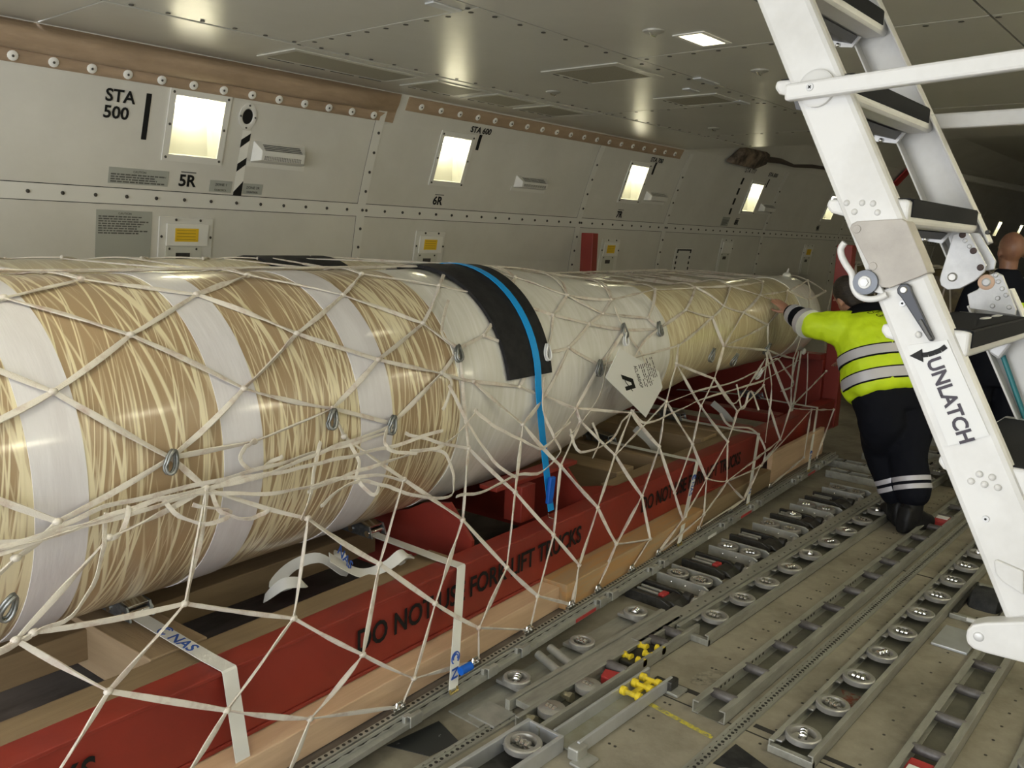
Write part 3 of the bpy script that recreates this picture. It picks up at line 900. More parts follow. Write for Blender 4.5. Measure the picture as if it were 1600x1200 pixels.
def saddle(x, th, name, yc, zc, rad, ztop):
    pts = [(2.17, 0.20), (4.0, 0.20), (4.0, ztop)]
    yc2 = 3.72
    def arc(c):
        out = []
        for k in range(17):
            y = c + rad * math.cos(PI * k / 16) * 0.97
            z = zc - rad * math.sin(PI * k / 16)
            if z < ztop - 0.005 and y < 3.99:
                out.append((y, z))
        return out
    pts += arc(yc2) + arc(yc)
    pts += [(2.30, ztop), (2.17, 0.46)]
    MB().prism(pts, x, x + th, lambda u, v, w: Vector((w, u, v))).build(name, m_red, fr, LOAD)
saddle(2.72, 0.02, 'saddle_plate', 2.74, 1.034, 0.556, 0.60)
saddle(3.62, 0.02, 'saddle_plate', 2.74, 1.034, 0.556, 0.60)
MB().box((2.98, 2.24, 0.60), (3.66, 2.34, 0.62)).build('saddle_flange', m_red, fr, LOAD, bevel=0.003)
MB().box((3.12, 2.2, ZB1 - 0.01), (3.23, 2.3, 0.60)).build('saddle_post', m_red, fr, LOAD, bevel=0.003)
MB().prism([(3.64, 2.16), (3.95, 2.16), (3.66, 2.42), (3.64, 2.42)], ZB1 - 0.012, ZB1 + 0.001, lambda u, v, w: Vector((u, v, w))).build('gusset_plate', m_red, fr, LOAD)
for x in (5.9, 6.55):
    MB().box((x, 2.2, 0.36), (x + 0.14, 3.92, 0.43)).build('cross_member', m_red, fr, LOAD, bevel=0.003)
mb = text_mb('DO NOT USE FORK LIFT TRUCKS', 0.118, (1.955, 2.0585, 0.285), (1, 0, 0.004), (0, 0, 1), 0.001, bold=0.002, sx=0.84)
mb.build('lettering', m_black, fr, LOAD)
mb = text_mb('DO NOT USE FORK LIFT TRUCKS', 0.118, (4.05, 2.0585, 0.285), (1, 0, 0.0), (0, 0, 1), 0.001, bold=0.002, sx=0.80)
mb.build('lettering', m_black, fr, LOAD)
mb = text_mb('DO NOT USE FORK LIFT TRUCKS', 0.118, (1.03, 2.0585, 0.285), (1, 0, 0.0), (0, 0, 1), 0.001, align='RIGHT', bold=0.002, sx=0.80)
mb.build('lettering', m_black, fr, LOAD)

# timbers between the beams
timber('dunnage_board', 'wide tan board lying along the inner side of the red beam', (0.5, 2.168, 0.34), (2.60, 2.30, 0.425), m_wood_d, 'timber')
timber('dunnage_board', 'tan board lying along the inner side of the red beam past the saddle', (3.98, 2.168, 0.34), (5.88, 2.28, 0.42), m_wood_d, 'timber')
timber('dunnage_board', 'long board deep under the wrapped pipe by the first ratchet', (0.5, 2.68, 0.30), (2.66, 2.80, 0.41), m_wood_d, 'timber')
for k, (x, w, lab) in enumerate(((1.33, 0.20, 'tan cross timber carrying the first white strap and ratchet'), (4.20, 0.20, 'tan cross timber past the saddle under the pipe neck'), (4.66, 0.16, 'tan cross timber carrying the third white strap'), (5.35, 0.26, 'wide tan cross board before the fourth white strap'), (5.66, 0.18, 'tan cross timber carrying the fourth white strap'))):
    tag(MB().box((x, 2.172 + (0.13 if k != 0 and x < 5.9 else 0.13), 0.26), (x + w, 3.90, 0.43)).build('cross_timber', m_wood_x, None, LOAD, bevel=0.004), lab, 'timber')

# --- the wrapped pipes
SHP = [(-0.4, 2.74, 1.034, 0.5405), (3.5, 2.74, 1.034, 0.5405), (3.75, 2.715, 1.045, 0.515), (4.0, 2.66, 1.065, 0.46), (4.3, 2.56, 1.10, 0.395), (4.6, 2.475, 1.13, 0.345), (5.0, 2.41, 1.165, 0.305), (5.5, 2.37, 1.18, 0.308), (6.9, 2.36, 1.185, 0.311), (7.3, 2.36, 1.185, 0.311)]
SX = np.array([p[0] for p in SHP])
def shape(x):
    return tuple(float(np.interp(x, SX, [p[k] for p in SHP])) for k in (1, 2, 3))
SHP2 = [(-0.4, 3.83, 1.04, 0.53), (3.6, 3.83, 1.04, 0.53), (4.4, 3.62, 1.0, 0.46), (5.2, 3.5, 1.02, 0.45), (7.25, 3.46, 1.03, 0.45), (7.6, 3.46, 1.03, 0.45)]
def shape2(x):
    xs = [p[0] for p in SHP2]
    return tuple(float(np.interp(x, xs, [p[k] for p in SHP2])) for k in (1, 2, 3))

def shell(xs, off=0.0, fn=shape, n=96, wob=0.0, th0=0.0, th1=2 * PI, rs=None):
    rings = []
    for i, x in enumerate(xs):
        yc, zc, r = fn(x)
        r = (r + off) if rs is None else rs[i]
        ring = []
        for j in range(n):
            a = th0 + (th1 - th0) * j / n
            w_ = wob * noise.noise(Vector((x * 5, math.cos(a) * 2.2, math.sin(a) * 2.2))) + wob * 0.5 * noise.noise(Vector((x * 17, math.cos(a) * 5, math.sin(a) * 5)))
            ring.append(Vector((x, yc + (r + w_) * math.cos(a), zc + (r + w_) * math.sin(a))))
        rings.append(ring)
    uvf = lambda i, j: (xs[i], 2 * PI * j / n * 0.54)
    return MB().loft(rings, True, uvf)

m_wrap = wrap_mat('film_over_tan', (0.40, 0.285, 0.165), (0.80, 0.72, 0.50), 0.705, 0.79, su=30, sv=0.9)
m_wrapw = wrap_mat('film_white', (0.75, 0.74, 0.68), (0.86, 0.85, 0.82), 0.6, 0.9, su=14, sv=1.6, bump=0.6)
m_wrapc = wrap_mat('film_cream', (0.60, 0.50, 0.30), (0.80, 0.74, 0.52), 0.68, 0.84, su=26, sv=1.2)
pp = thing('wrapped_pipe', 'big film-wrapped pipe with white tape bands and a narrower far end', 'pipe', (4.0, 2.7, 0.5), LOAD)
shell(list(np.linspace(0.45, 2.66, 24))).build('wrapped_body', m_wrap, pp, LOAD, smooth=60)
shell(list(np.linspace(2.66, 4.46, 40)), wob=0.010).build('white_wrap', m_wrapw, pp, LOAD, smooth=70)
xs = list(np.linspace(4.46, 6.9, 36)) + [6.96, 7.0, 7.02]
rs = [shape(x)[2] for x in xs[:-3]] + [0.285, 0.23, 0.15]
shell(xs, wob=0.004, rs=rs).build('wrapped_neck', m_wrapc, pp, LOAD, smooth=70)
xs = [6.45, 6.7, 6.88, 6.965, 7.005, 7.03]
shell(xs, rs=[shape(6.45)[2] + 0.005, shape(6.7)[2] + 0.006, shape(6.88)[2] + 0.004, 0.288, 0.233, 0.152], wob=0.004).build('end_wrap', m_wrapw, pp, LOAD, smooth=70)
MB().ball((6.85, 2.33, 1.505), 0.035, 8, 6, (1.4, 1, 0.8)).tube([(6.85, 2.33, 1.52), (6.88, 2.33, 1.56)], [0.012, 0.005], 6).build('film_knot', m_wrapw, pp, LOAD, smooth=60)
for (a, b) in ((0.45, 0.56), (0.975, 1.115), (1.535, 1.68), (2.105, 2.265)):
    rings = shell([a, b], 0.0025)
    rings.build('tape_band', m_tape, pp, LOAD, smooth=60)
p2 = thing('wrapped_pipe', 'second film-wrapped pipe behind the tape-banded one, only its netted top showing', 'pipe', (4.0, 3.6, 0.5), LOAD)
shell(list(np.linspace(0.45, 4.4, 24)), fn=shape2, n=64).build('wrapped_body', m_wrapc, p2, LOAD, smooth=60)
xs = list(np.linspace(4.4, 7.1, 24)) + [7.2, 7.28]
shell(xs, fn=shape2, n=64, rs=[shape2(x)[2] for x in xs[:-2]] + [0.40, 0.30], wob=0.008).build('wrapped_neck', M('film_grey', (0.42, 0.36, 0.27), 0.35, c2=(0.5, 0.46, 0.38), scale=5, coat=0.4), p2, LOAD, smooth=60)

# --- rubber pad and blue strap
def over(x, a, off, fn=shape):
    yc, zc, r = fn(x)
    return Vector((x, yc + (r + off) * math.cos(a), zc + (r + off) * math.sin(a)))
pad_rings = []
A0, A1 = math.radians(60), math.radians(171)
for i in range(33):
    a = A0 + (A1 - A0) * i / 32
    sk = 0.13 * (1 - (i / 32)) ** 1.5
    xa, xb = 2.955 + 0.02 * (i / 32), 3.305 + sk
    ring = [over(xa + (xb - xa) * k / 8, a, 0.022 + (0.004 if k in (2, 3) else 0)) for k in range(9)]
    ring += [over(xa + (xb - xa) * k / 8, a, 0.006) for k in range(8, -1, -1)]
    pad_rings.append(ring)
t = tag(MB().loft(pad_rings).build('rubber_pad', m_pad, None, LOAD, smooth=40), 'thick black rubber pad laid over the white wrapped part of the pipe', 'pad')
pad_rings = []
for i in range(17):
    a = math.radians(35) + math.radians(90) * i / 16
    ring = [over(2.85 + 0.5 * k / 6, a, 0.02, shape2) for k in range(7)] + [over(2.85 + 0.5 * k / 6, a, 0.006, shape2) for k in range(6, -1, -1)]
    pad_rings.append(ring)
tag(MB().loft(pad_rings).build('rubber_pad', m_pad, None, LOAD, smooth=40), 'black rubber pad on the second pipe, a sliver showing behind the top', 'pad')

bs = thing('tie_down_strap', 'bright blue tie-down strap over the black rubber pad, hooked to the red beam', 'strap', (3.2, 2.2, 0.44), LOAD)
pts, sides, nrm = [], [], []
for i in range(26):
    a = math.radians(40) + (math.radians(176) - math.radians(40)) * i / 25
    x = 3.275 - 0.095 * (i / 25)
    pts.append(over(x, a, 0.027)); sides.append((1, 0, 0)); nrm.append((0, math.cos(a), math.sin(a)))
for (px, py, y) in ((846, 665, 2.175), (852, 720, 2.155), (861, 798, 2.125)):
    p = lgy(px, py, y)
    pts.append(p); sides.append((1, 0, 0)); nrm.append((0, -1, 0.1))
MB().ribbon(pts, sides, 0.047, 0.003, nrm).build('webbing', m_blue, bs, LOAD)
p = lgy(857, 765, 2.13)
MB().cbox(p + Vector((0, -0.012, 0)), (0.042, 0.02, 0.13), (0.05, 0.06, 0)).build('strap_sleeve', M('sleeve_blue', (0.0, 0.12, 0.62), 0.5), bs, LOAD, bevel=0.006)
p = lgy(861, 800, 2.125)
MB().tube([p + Vector((-0.022, 0, 0.0)), p + Vector((-0.022, 0, -0.02)), p + Vector((0.03, -0.03, -0.045)), p + Vector((0.05, -0.04, -0.075)), p + Vector((0.035, -0.035, -0.095)), p + Vector((0.022, -0.03, -0.085))], 0.0045, 8).build('hook', m_chrome, bs, LOAD, smooth=60)

# --- white lashing straps with ratchets
def swirl(mb, org, ex, ey, s):
    ex, ey = Vector(ex), Vector(ey)
    for r_, a0, a1 in ((0.5, 40, 330), (0.30, 60, 300)):
        path = [Vector(org) + ex * (s * (0.5 + r_ * math.cos(math.radians(a0 + (a1 - a0) * i / 14)))) + ey * (s * (0.5 + r_ * math.sin(math.radians(a0 + (a1 - a0) * i / 14)))) for i in range(15)]
        mb.tube(path, s * 0.07, 4)
def lashing(label, x, bot_px, y_in, logo_top=None, logo_front=None, extra=None):
    t = thing('lashing_strap', label, 'strap', (x, 2.05, 0.09), LOAD, group='white lashing straps over the red beam')
    pb = lgp(bot_px[0], bot_px[1], 0.10)
    pts = [Vector((x + 0.01, y_in, 0.452)), Vector((x, 2.16, 0.443)), Vector((x, 2.057, 0.443)), Vector((x, 2.052, 0.437)), Vector((x + (pb.x - x) * 0.5, (2.052 + pb.y) / 2, 0.27)), Vector((pb.x, pb.y, 0.105))]
    nr = [(0, 0, 1), (0, 0, 1), (0, -0.5, 1), (0, -1, 0.5), (0, -1, 0), (0, -1, 0.2)]
    MB().ribbon(pts, [(1, 0, 0)] * 6, 0.05, 0.0025, nr).build('webbing', m_strap, t, LOAD)
    c = Vector((x + 0.01, y_in + 0.02, 0.466)); rs_ = 1.35
    b = MB()
    for sx_ in (-0.03, 0.03):
        b.prism([(-0.075, -0.014), (0.07, -0.014), (0.085, 0.012), (0.05, 0.03), (-0.06, 0.022)], sx_ - 0.003, sx_ + 0.003, lambda u, v, w: c + Vector((w, u, v)) * rs_)
    b.build('ratchet_plate', m_zinc, t, LOAD)
    MB().prism([(-0.06, 0.016), (0.03, 0.03), (0.03, 0.036), (-0.06, 0.022)], -0.027, 0.027, lambda u, v, w: c + Vector((w, u, v)) * rs_).build('ratchet_handle', m_chrome, t, LOAD, bevel=0.002)
    for dy in (-0.055, 0.02, 0.065):
        MB().cyl(c + Vector((-0.05, dy * rs_, 0.0)), c + Vector((0.05, dy * rs_, 0.0)), 0.014, 10).build('ratchet_bolt', m_chrome, t, LOAD, smooth=40)
    MB().ribbon([c + Vector((0.0, 0.05, -0.006)), c + Vector((0.02, 0.3, -0.02)), c + Vector((0.02, 0.7, -0.05))], [(1, 0, 0)] * 3, 0.05, 0.0025, [(0, 0, 1)] * 3).build('strap_tail', m_strap, t, LOAD)
    if logo_top is not None:
        mb = text_mb('NAS', 0.055, (x + 0.017, logo_top, 0.4455), (0, -1, 0), (1, 0, 0), 0.0006, bold=0.001, sx=1.25)
        mb.v = [Vector((p.x - 0.036, p.y, p.z)) for p in mb.v]
        swirl(mb, (x - 0.02, logo_top + 0.065, 0.446), (0, -1, 0), (1, 0, 0), 0.045)
        mb.v = [Vector((p.x + 0.01 * (p.y - 2.16) / 0.46, p.y, 0.4450 + 0.009 * (p.y - 2.16) / (y_in - 2.16) + (p.z - 0.446) * 0.3)) for p in mb.v]
        mb.build('logo', m_blue_print, t, LOAD)
    if logo_front is not None:
        z1, z2 = logo_front
        ey = Vector((1, 0, 0))
        u = (0.437 - z1) / (0.437 - 0.105)
        top_ = Vector((x, 2.052, 0.437)); bot_ = Vector((pb.x, pb.y, 0.105))
        d = (bot_ - top_).normalized()
        org = top_.lerp(bot_, u) + Vector((0, -0.0035, 0))
        mb = text_mb('NAS' if z1 - z2 > 0.1 else 'N', 0.05, org + d * 0.055, d, ey, 0.0006, bold=0.001, sx=1.2)
        mb.v = [Vector((p.x - 0.018, p.y, p.z)) for p in mb.v]
        swirl(mb, org + Vector((-0.0215, 0.0015, 0)), d, ey, 0.043)
        mb.build('logo', m_blue_print, t, LOAD)
    if extra:
        MB().cyl((pb.x + 0.02, pb.y - 0.015, 0.17), (pb.x + 0.075, pb.y - 0.02, 0.172), 0.016, 12).build('blue_cap', M('cap_blue', (0.0, 0.12, 0.62), 0.45), t, LOAD, smooth=40)
    MB().tube([(pb.x - 0.02, pb.y - 0.002, 0.108), (pb.x - 0.02, pb.y - 0.005, 0.094), (pb.x + 0.02, pb.y - 0.005, 0.094), (pb.x + 0.02, pb.y - 0.002, 0.108)], 0.005, 6).build('end_hook', M('brass_hook', (0.5, 0.4, 0.15), 0.35, 0.8), t, LOAD)
lashing('white lashing strap nearest the camera, blue NAS print on its top run', 1.436, (386, 1232), 2.62, logo_top=2.36)
lashing('white lashing strap with a blue cap on its drop, crossing the word USE', 2.513, (708, 1078), 2.60, logo_front=(0.20, 0.13), extra=True)
lashing('white lashing strap with blue print down its drop, past the lettering', 4.736, (1061, 850), 2.72, logo_front=(0.38, 0.20))
lashing('fourth white lashing strap along the beam, over a tan cross timber', 5.747, (1168, 788), 2.70, logo_front=(0.2, 0.13))
lashing('farthest white lashing strap beside the red end post', 7.063, (1263, 735), 2.6, logo_front=(0.2, 0.13))
# crumpled spare strap
sp = thing('spare_strap', 'crumpled white lashing strap with blue NAS print lying between pipe and beam', 'strap', (2.1, 2.45, 0.40), LOAD)
pth = [(1.86, 2.42, 0.44), (1.90, 2.36, 0.50), (1.97, 2.34, 0.49), (2.0, 2.40, 0.46), (1.93, 2.45, 0.455), (2.03, 2.47, 0.50), (2.12, 2.42, 0.52), (2.19, 2.36, 0.46), (2.24, 2.44, 0.50), (2.32, 2.52, 0.43)]
nr = [(0, -0.4, 1), (-0.5, -0.5, 0.8), (0.3, -0.7, 0.7), (0.6, -0.3, 0.8), (0, -0.6, 0.8), (-0.2, -0.5, 0.9), (0.3, -0.8, 0.6), (0.2, -0.7, 0.7), (-0.4, -0.6, 0.7), (0.2, -0.6, 0.8)]
def smooth_path(p, q, n=6):
    P = [Vector(a) for a in p]; Q = [Vector(a) for a in q]
    op, oq = [], []
    for i in range(len(P) - 1):
        a, b, c, d = P[max(i - 1, 0)], P[i], P[i + 1], P[min(i + 2, len(P) - 1)]
        for k in range(n):
            u = k / n
            op.append(0.5 * ((2 * b) + (c - a) * u + (2 * a - 5 * b + 4 * c - d) * u * u + (3 * b - a - 3 * c + d) * u ** 3))
            oq.append(Q[i].lerp(Q[i + 1], u))
    op.append(P[-1]); oq.append(Q[-1])
    return op, oq
def strip(p, q, w, name, mat, par):
    p, q = smooth_path(p, q)
    sd = []
    for i in range(len(p)):
        tg = p[min(i + 1, len(p) - 1)] - p[max(i - 1, 0)]
        s_ = tg.cross(Vector(q[i]))
        sd.append(s_ if s_.length > 1e-6 else Vector((1, 0, 0)))
    nn = []
    for i in range(len(p)):
        tg = p[min(i + 1, len(p) - 1)] - p[max(i - 1, 0)]
        nn.append(sd[i].cross(tg))
    return MB().ribbon(p, sd, w, 0.0025, nn).build(name, mat, par, LOAD, smooth=60)
pth = [(a_, b_ + 0.02, c_ - 0.03) for a_, b_, c_ in pth]
strip(pth, nr, 0.046, 'webbing', m_strap, sp)
strip([(2.10, 2.36, 0.52), (2.22, 2.32, 0.43), (2.30, 2.26, 0.45), (2.36, 2.23, 0.49), (2.42, 2.25, 0.46), (2.40, 2.29, 0.43)], [(0, -0.5, 1)] * 6, 0.05, 'loose_end', m_strap, sp)
mb = text_mb('NAS', 0.05, (2.13, 2.352, 0.535), (0.45, -0.15, -0.75), (0.7, 0.3, 0.5), 0.0006, bold=0.001, sx=1.1)
mb.build('logo', m_blue_print, sp, LOAD)
for (x, nm) in ((3.9, 'past the saddle'), (4.95, 'behind the paper tag'), (6.2, 'at the far end of the frame')):
    tag(strip([(x, 2.60, 0.52), (x + 0.03, 2.5, 0.44), (x + 0.0, 2.42, 0.36), (x - 0.03, 2.4, 0.25)], [(1, 0.2, 0.1)] * 4, 0.05, 'strap_end', m_strap, None), 'loose hanging end of a white strap ' + nm, 'strap')

# ================================================================== the cargo net
def cur_y(x, z):
    """front face of the hanging net: from the pipe's side down to the pallet track"""
    k = min(max((x - 3.5) / 1.3, 0.0), 1.0)
    yt, zt = 2.165 + (2.03 - 2.165) * k, 1.0 + 0.12 * k
    u = (z - 0.095) / (zt - 0.095)
    return 1.90 + (yt - 1.90) * u, zt

def fpipe(p, fn, off):
    yc, zc, r = fn(p.x)
    return math.hypot(p.y - yc, p.z - zc) - r - off

def netpt(px, py, off=0.012):
    d = LOADI.to_3x3() @ ray(px, py)
    best = None
    tt = 1.2
    prev_p = prev_c = None
    while tt < 9.5:
        p = EYE + d * tt
        fp = min(fpipe(p, shape, off), fpipe(p, shape2, off))
        yc_, zt_ = cur_y(p.x, p.z)
        fc = yc_ - p.y
        if fp < 0 or (fc < 0 and p.z < zt_):
            lo, hi = tt - 0.02, tt
            for _ in range(14):
                mid = (lo + hi) / 2
                q = EYE + d * mid
                y2, z2 = cur_y(q.x, q.z)
                if min(fpipe(q, shape, off), fpipe(q, shape2, off)) < 0 or (y2 - q.y < 0 and q.z < z2):
                    hi = mid
                else:
                    lo = mid
            return EYE + d * hi
        if best is None or fp < best[0]:
            best = (fp, p)
        tt += 0.02
    return best[1]

NODES = {
 'a0': (-45, 485), 'a1': (5, 465), 'a2': (127, 436), 'a3': (307, 460), 'a4': (387, 430), 'a5': (536, 461), 'a6': (204, 523), 'a7': (464, 521), 'a8': (83, 612), 'a9': (381, 607),
 'a10': (267, 715), 'a11': (520, 638), 'a12': (397, 690), 'a13': (322, 763), 'a14': (-35, 566), 'a15': (-35, 672), 'e15': (90, 815), 'e16': (-35, 770), 'e17': (25, 872), 'e18': (-40, 930),
 'b1': (591, 562), 'b2': (661, 505), 'b3': (565, 428), 'b5': (686, 446), 'b6': (703, 412), 'b7': (790, 466), 'b8': (805, 433), 'b9': (716, 545), 'b10': (756, 524), 'b11': (838, 550),
 'b12': (690, 583), 'b13': (613, 662), 'b14': (855, 550), 'b15': (812, 604), 'b16': (740, 596), 'b17': (852, 618), 'b18': (817, 663),
 'c1': (864, 492), 'c2': (886, 461), 'c4': (921, 506), 'c5': (942, 490), 'c6': (955, 468), 'c7': (976, 515), 'c8': (889, 543), 'c9': (937, 570), 'c10': (900, 638), 'c11': (907, 658),
 'd1': (732, 700), 'd2': (876, 728), 'd3': (805, 769), 'd4': (723, 812), 'd5': (631, 749), 'd6': (792, 887), 'd7': (680, 943), 'd8': (865, 836), 'd9': (840, 931), 'd10': (748, 981), 'd11': (934, 793),
 'd12': (905, 883), 'd13': (963, 850), 'd14': (961, 711), 'd15': (1003, 775), 'd16': (1016, 842),
 'e1': (289, 943), 'e3': (538, 682), 'e4': (593, 881), 'e5': (481, 810), 'e6': (459, 966), 'e7': (567, 1023), 'e8': (355, 1110), 'e9': (170, 1080), 'e10': (485, 1123), 'e11': (647, 1060), 'e12': (25, 1000), 'e13': (53, 988), 'e14': (170, 840),
 'f0': (-30, 1030), 'h9': (85, 1215), 'h8': (285, 1222), 'h10': (452, 1205),
 'g0': (986, 645), 'g1': (1041, 627), 'g3': (1030, 698), 'g4': (1054, 770), 'g5': (1082, 694), 'g6': (1095, 635), 'g8': (1104, 748), 'g9': (1137, 690), 'g10': (1152, 643), 'g11': (1116, 592), 'g13': (1193, 602), 'g14': (1200, 547),
 'g15': (1219, 687), 'g16': (1235, 637), 'g17': (1136, 752), 'g18': (1188, 728), 'g19': (1256, 715), 'g20': (1057, 568), 'g21': (1291, 580), 'g22': (1268, 640), 'g23': (1303, 640),
 'h1': (1067, 811), 'h2': (1100, 804), 'h3': (1162, 780),
 'i2': (1012, 497), 'i3': (1024, 452), 'i4': (1087, 449), 'i5': (1030, 513), 'i6': (1072, 484), 'i7': (1113, 496), 'i8': (1131, 478), 'i9': (1141, 447), 'i10': (1060, 540), 'i11': (1131, 541), 'i12': (1162, 488), 'i13': (1188, 461),
 'i14': (1200, 507), 'i15': (1226, 475), 'i16': (1231, 454), 'i17': (1264, 468), 'i18': (1262, 438), 'i19': (1192, 440), 'i20': (1262, 495), 'i21': (1290, 455),
 'j1': (1240, 560),
}
EDGES = '''a0-a1 a1-a2 a1-a6 a6-a3 a2-a3 a3-a4 a4-a5 a3-a7 a5-a7 a6-a8 a6-a9 a7-a9 a8-a14 a8-a15 a8-a10 a9-a10 a10-e15 a9-a11 a10-a12 a12-a11 a11-b1 a7-b1 b1-b2 a5-b2 a5-b3 b3-b5 b2-b5 b5-b6 b5-b7 b6-b8 b7-b8 b2-b9 b9-b10
b10-b7 b10-b11 b1-b12 b12-b9 b12-b13 a11-b13 b7-c1 c1-c2 c2-b8 c1-c4 c4-c5 c2-c5 c5-c6 c6-c2 c1-b14 b11-b14 b14-c8 c4-c8 c8-c9 c4-c7 c7-c9 c9-c10 b11-b15 b15-b16 b16-b12 b15-b17 b17-c8 b17-c10 b16-b18 b17-b18 b9-d1
b18-d2 c10-c11 c11-d2 b18-d3 d1-d3 d1-d4 d5-d4 d3-d6 d4-d6 d4-d7 d3-d8 d2-d8 d8-d9 d6-d9 d6-d10 d7-d10 d2-d11 d8-d12 d11-d12 d11-d13 d14-d11 d14-d15 d15-d13 c11-d14 a13-e1 e3-d5 e3-a11 d5-e4 a13-e5 e5-e4 e5-e6 e4-d7 e4-e7
e6-e7 e1-e6 e6-e8 e1-e9 e8-e9 e8-e10 e7-e10 e7-e11 d7-e11 e9-h9 e8-h8 e10-h10 e12-e9 e12-e13 e13-e1 e12-e14 e14-a13 e12-f0 e13-f0 e16-e15 e15-e17 e17-e18 d15-d16 d13-d16 a10-a13
g0-d14 g0-c10 g0-g3 d14-g1 g1-g3 d15-g3 g3-g4 g1-g5 g5-g4 g1-g20 g5-g6 g6-g20 g6-g11 g5-g8 g9-g8 g6-g9 g10-g9 g10-g11 g10-g13 g13-g14 g13-g15 g15-g17 g17-g8 g9-g17 g16-g15 g16-g14 g15-g18 g18-g17 g16-g22 g22-g18 g22-g19 g21-g16 g22-g23
g4-h1 g8-h1 g17-h2 g8-h2 g18-h3 g17-h3
c5-i2 i2-i3 c6-i3 i3-i4 i2-i5 i5-c7 i5-i6 i6-i4 i6-i7 i7-i8 i8-i9 i4-i9 i4-i8 i7-i10 i10-g20 i7-i11 i8-i12 i12-i13 i9-i13 i9-i19 i19-i13 i12-i11 i11-g11 i11-i14 i12-i14 i14-g14 i14-i15 i13-i15 i13-i16 i16-i15 i16-i18 i18-i17 i16-i17 i15-i20 i17-i20 i17-i21 i18-i21 i11-g14 g14-j1 i20-j1 j1-g16 g20-g11 i10-c9 c9-g1'''.split()
FIT = {'e11': (648, 1112), 'e10x': None}
FITTINGS = [('h9', (60, 1262)), ('h9', (140, 1262)), ('h8', (262, 1262)), ('h10', (430, 1250)), ('e10', (640, 1112)), ('e11', (649, 1112)), ('e11', (757, 1040)), ('d10', (762, 1036)), ('d10', (842, 990)), ('d9', (844, 988)), ('d9', (903, 948)),
            ('d12', (909, 946)), ('d12', (906, 948)), ('d13', (951, 925)), ('d16', (1000, 892)), ('h1', (1042, 867)), ('h2', (1044, 866)), ('h2', (1104, 829)), ('h3', (1106, 828)), ('h3', (1155, 800)), ('g19', (1216, 762)), ('g23', (1288, 719))]
P3 = {k: netpt(*v) for k, v in NODES.items()}
net = thing('cargo_net', 'knotted off-white cargo net stretched over both wrapped pipes down to the pallet edge', 'net', (4.0, 1.9, 0.1), LOAD)
web = MB()

def outward(p):
    yc, zc, r = shape(p.x)
    y2, z2, r2 = shape2(p.x)
    a = Vector((0, p.y - yc, p.z - zc)); b = Vector((0, p.y - y2, p.z - z2))
    n_ = a if a.length - r < b.length - r2 else b
    return n_.normalized() if n_.length > 1e-6 else Vector((0, -1, 0))

def strand(a, b, w=0.017, th=0.0075, sag=0.0, tw=0.0):
    k = max(4, int((b - a).length / 0.05))
    pts, nr = [], []
    for i in range(k + 1):
        u = i / k
        p = a.lerp(b, u)
        p.z -= sag * 4 * u * (1 - u)
        for fn in (shape, shape2):
            yc, zc, r = fn(p.x)
            v = Vector((0, p.y - yc, p.z - zc))
            if v.length < r + 0.009:
                v = v.normalized() * (r + 0.009)
                p = Vector((p.x, yc + v.y, zc + v.z))
        pts.append(p)
        n_ = outward(p)
        t_ = (b - a).normalized()
        sd = t_.cross(n_)
        an = tw * (noise.noise(p * 5) * 2.2)
        nr.append(n_ * math.cos(an) + sd * math.sin(an))
    wid = [0.82 + 0.36 * abs(math.sin(PI * i / k)) for i in range(k + 1)]
    web.tube(pts, wid, 6, True, False, (w, th), nr)

rnd = random.Random(3)
for e in EDGES:
    a, b = e.split('-')
    strand(P3[a], P3[b], w=0.0165 + rnd.uniform(-0.002, 0.003), sag=rnd.uniform(0.0, 0.008), tw=0.9)
for k, p in P3.items():
    web.ball(p, 0.0098, 7, 5, (1.5, 1.0, 1.05))
for k, q in FITTINGS:
    p = lgp(q[0], q[1], 0.11)
    p.y = 1.912
    strand(P3[k], p, w=0.016, tw=0.6)

# net over the top of both pipes, diamonds
def top_net():
    rows = [math.radians(a) for a in (96, 74, 52, 30)]
    L_ = 0.34
    grid = {}
    for i in range(-2, 21):
        for j, a in enumerate(rows):
            x = 0.5 + L_ * (i + 0.5 * (j % 2)) + rnd.uniform(-0.03, 0.03)
            if 0.45 < x < 7.15:
                grid[i, j] = over(x, a + rnd.uniform(-0.06, 0.06), 0.012, shape2)
    for (i, j), p in grid.items():
        web.ball(p, 0.0095, 6, 4)
        for q in ((i, j + 1), (i + 1 if j % 2 else i - 1, j + 1)):
            if q in grid:
                strand(p, grid[q])
    # across the valley from the near pipe to the far one
    for k, x in (('a2', 0.9), ('a4', 1.7), ('b3', 2.5), ('b6', 3.0), ('b8', 3.6), ('c2', 4.2), ('c6', 4.7), ('i3', 5.1), ('i4', 5.5), ('i9', 5.9), ('i19', 6.4), ('i18', 6.9)):
        q = over(x + 0.15, math.radians(98), 0.012, shape2)
        if (q - P3[k]).length < 1.6:
            strand(P3[k], q)
            q2 = over(x + 0.45, math.radians(96), 0.012, shape2)
            strand(P3[k], q2)
top_net()
# long strands lying along the crest
for z0, amp, seed in ((0, 0.010, 1), (0.03, 0.012, 5), (-0.03, 0.012, 9)):
    prev = None
    for i in range(26):
        x = 0.6 + i * 0.16
        p = over(x, math.radians(84) + z0 * 4 + amp * 5 * noise.noise(Vector((x * 1.3, seed, 0))), 0.014)
        if prev is not None:
            strand(prev, p, tw=0.5)
        prev = p
# dense netting over the lump behind the neck
prev = None
for r_ in range(7):
    prev = None
    for i in range(22):
        x = 4.5 + i * 0.125
        p = over(x, math.radians(82 + 13 * r_ + 7 * noise.noise(Vector((x * 2.0, r_ * 3.1, 0)))), 0.014, shape2)
        if prev is not None:
            strand(prev, p, w=0.014)
        prev = p

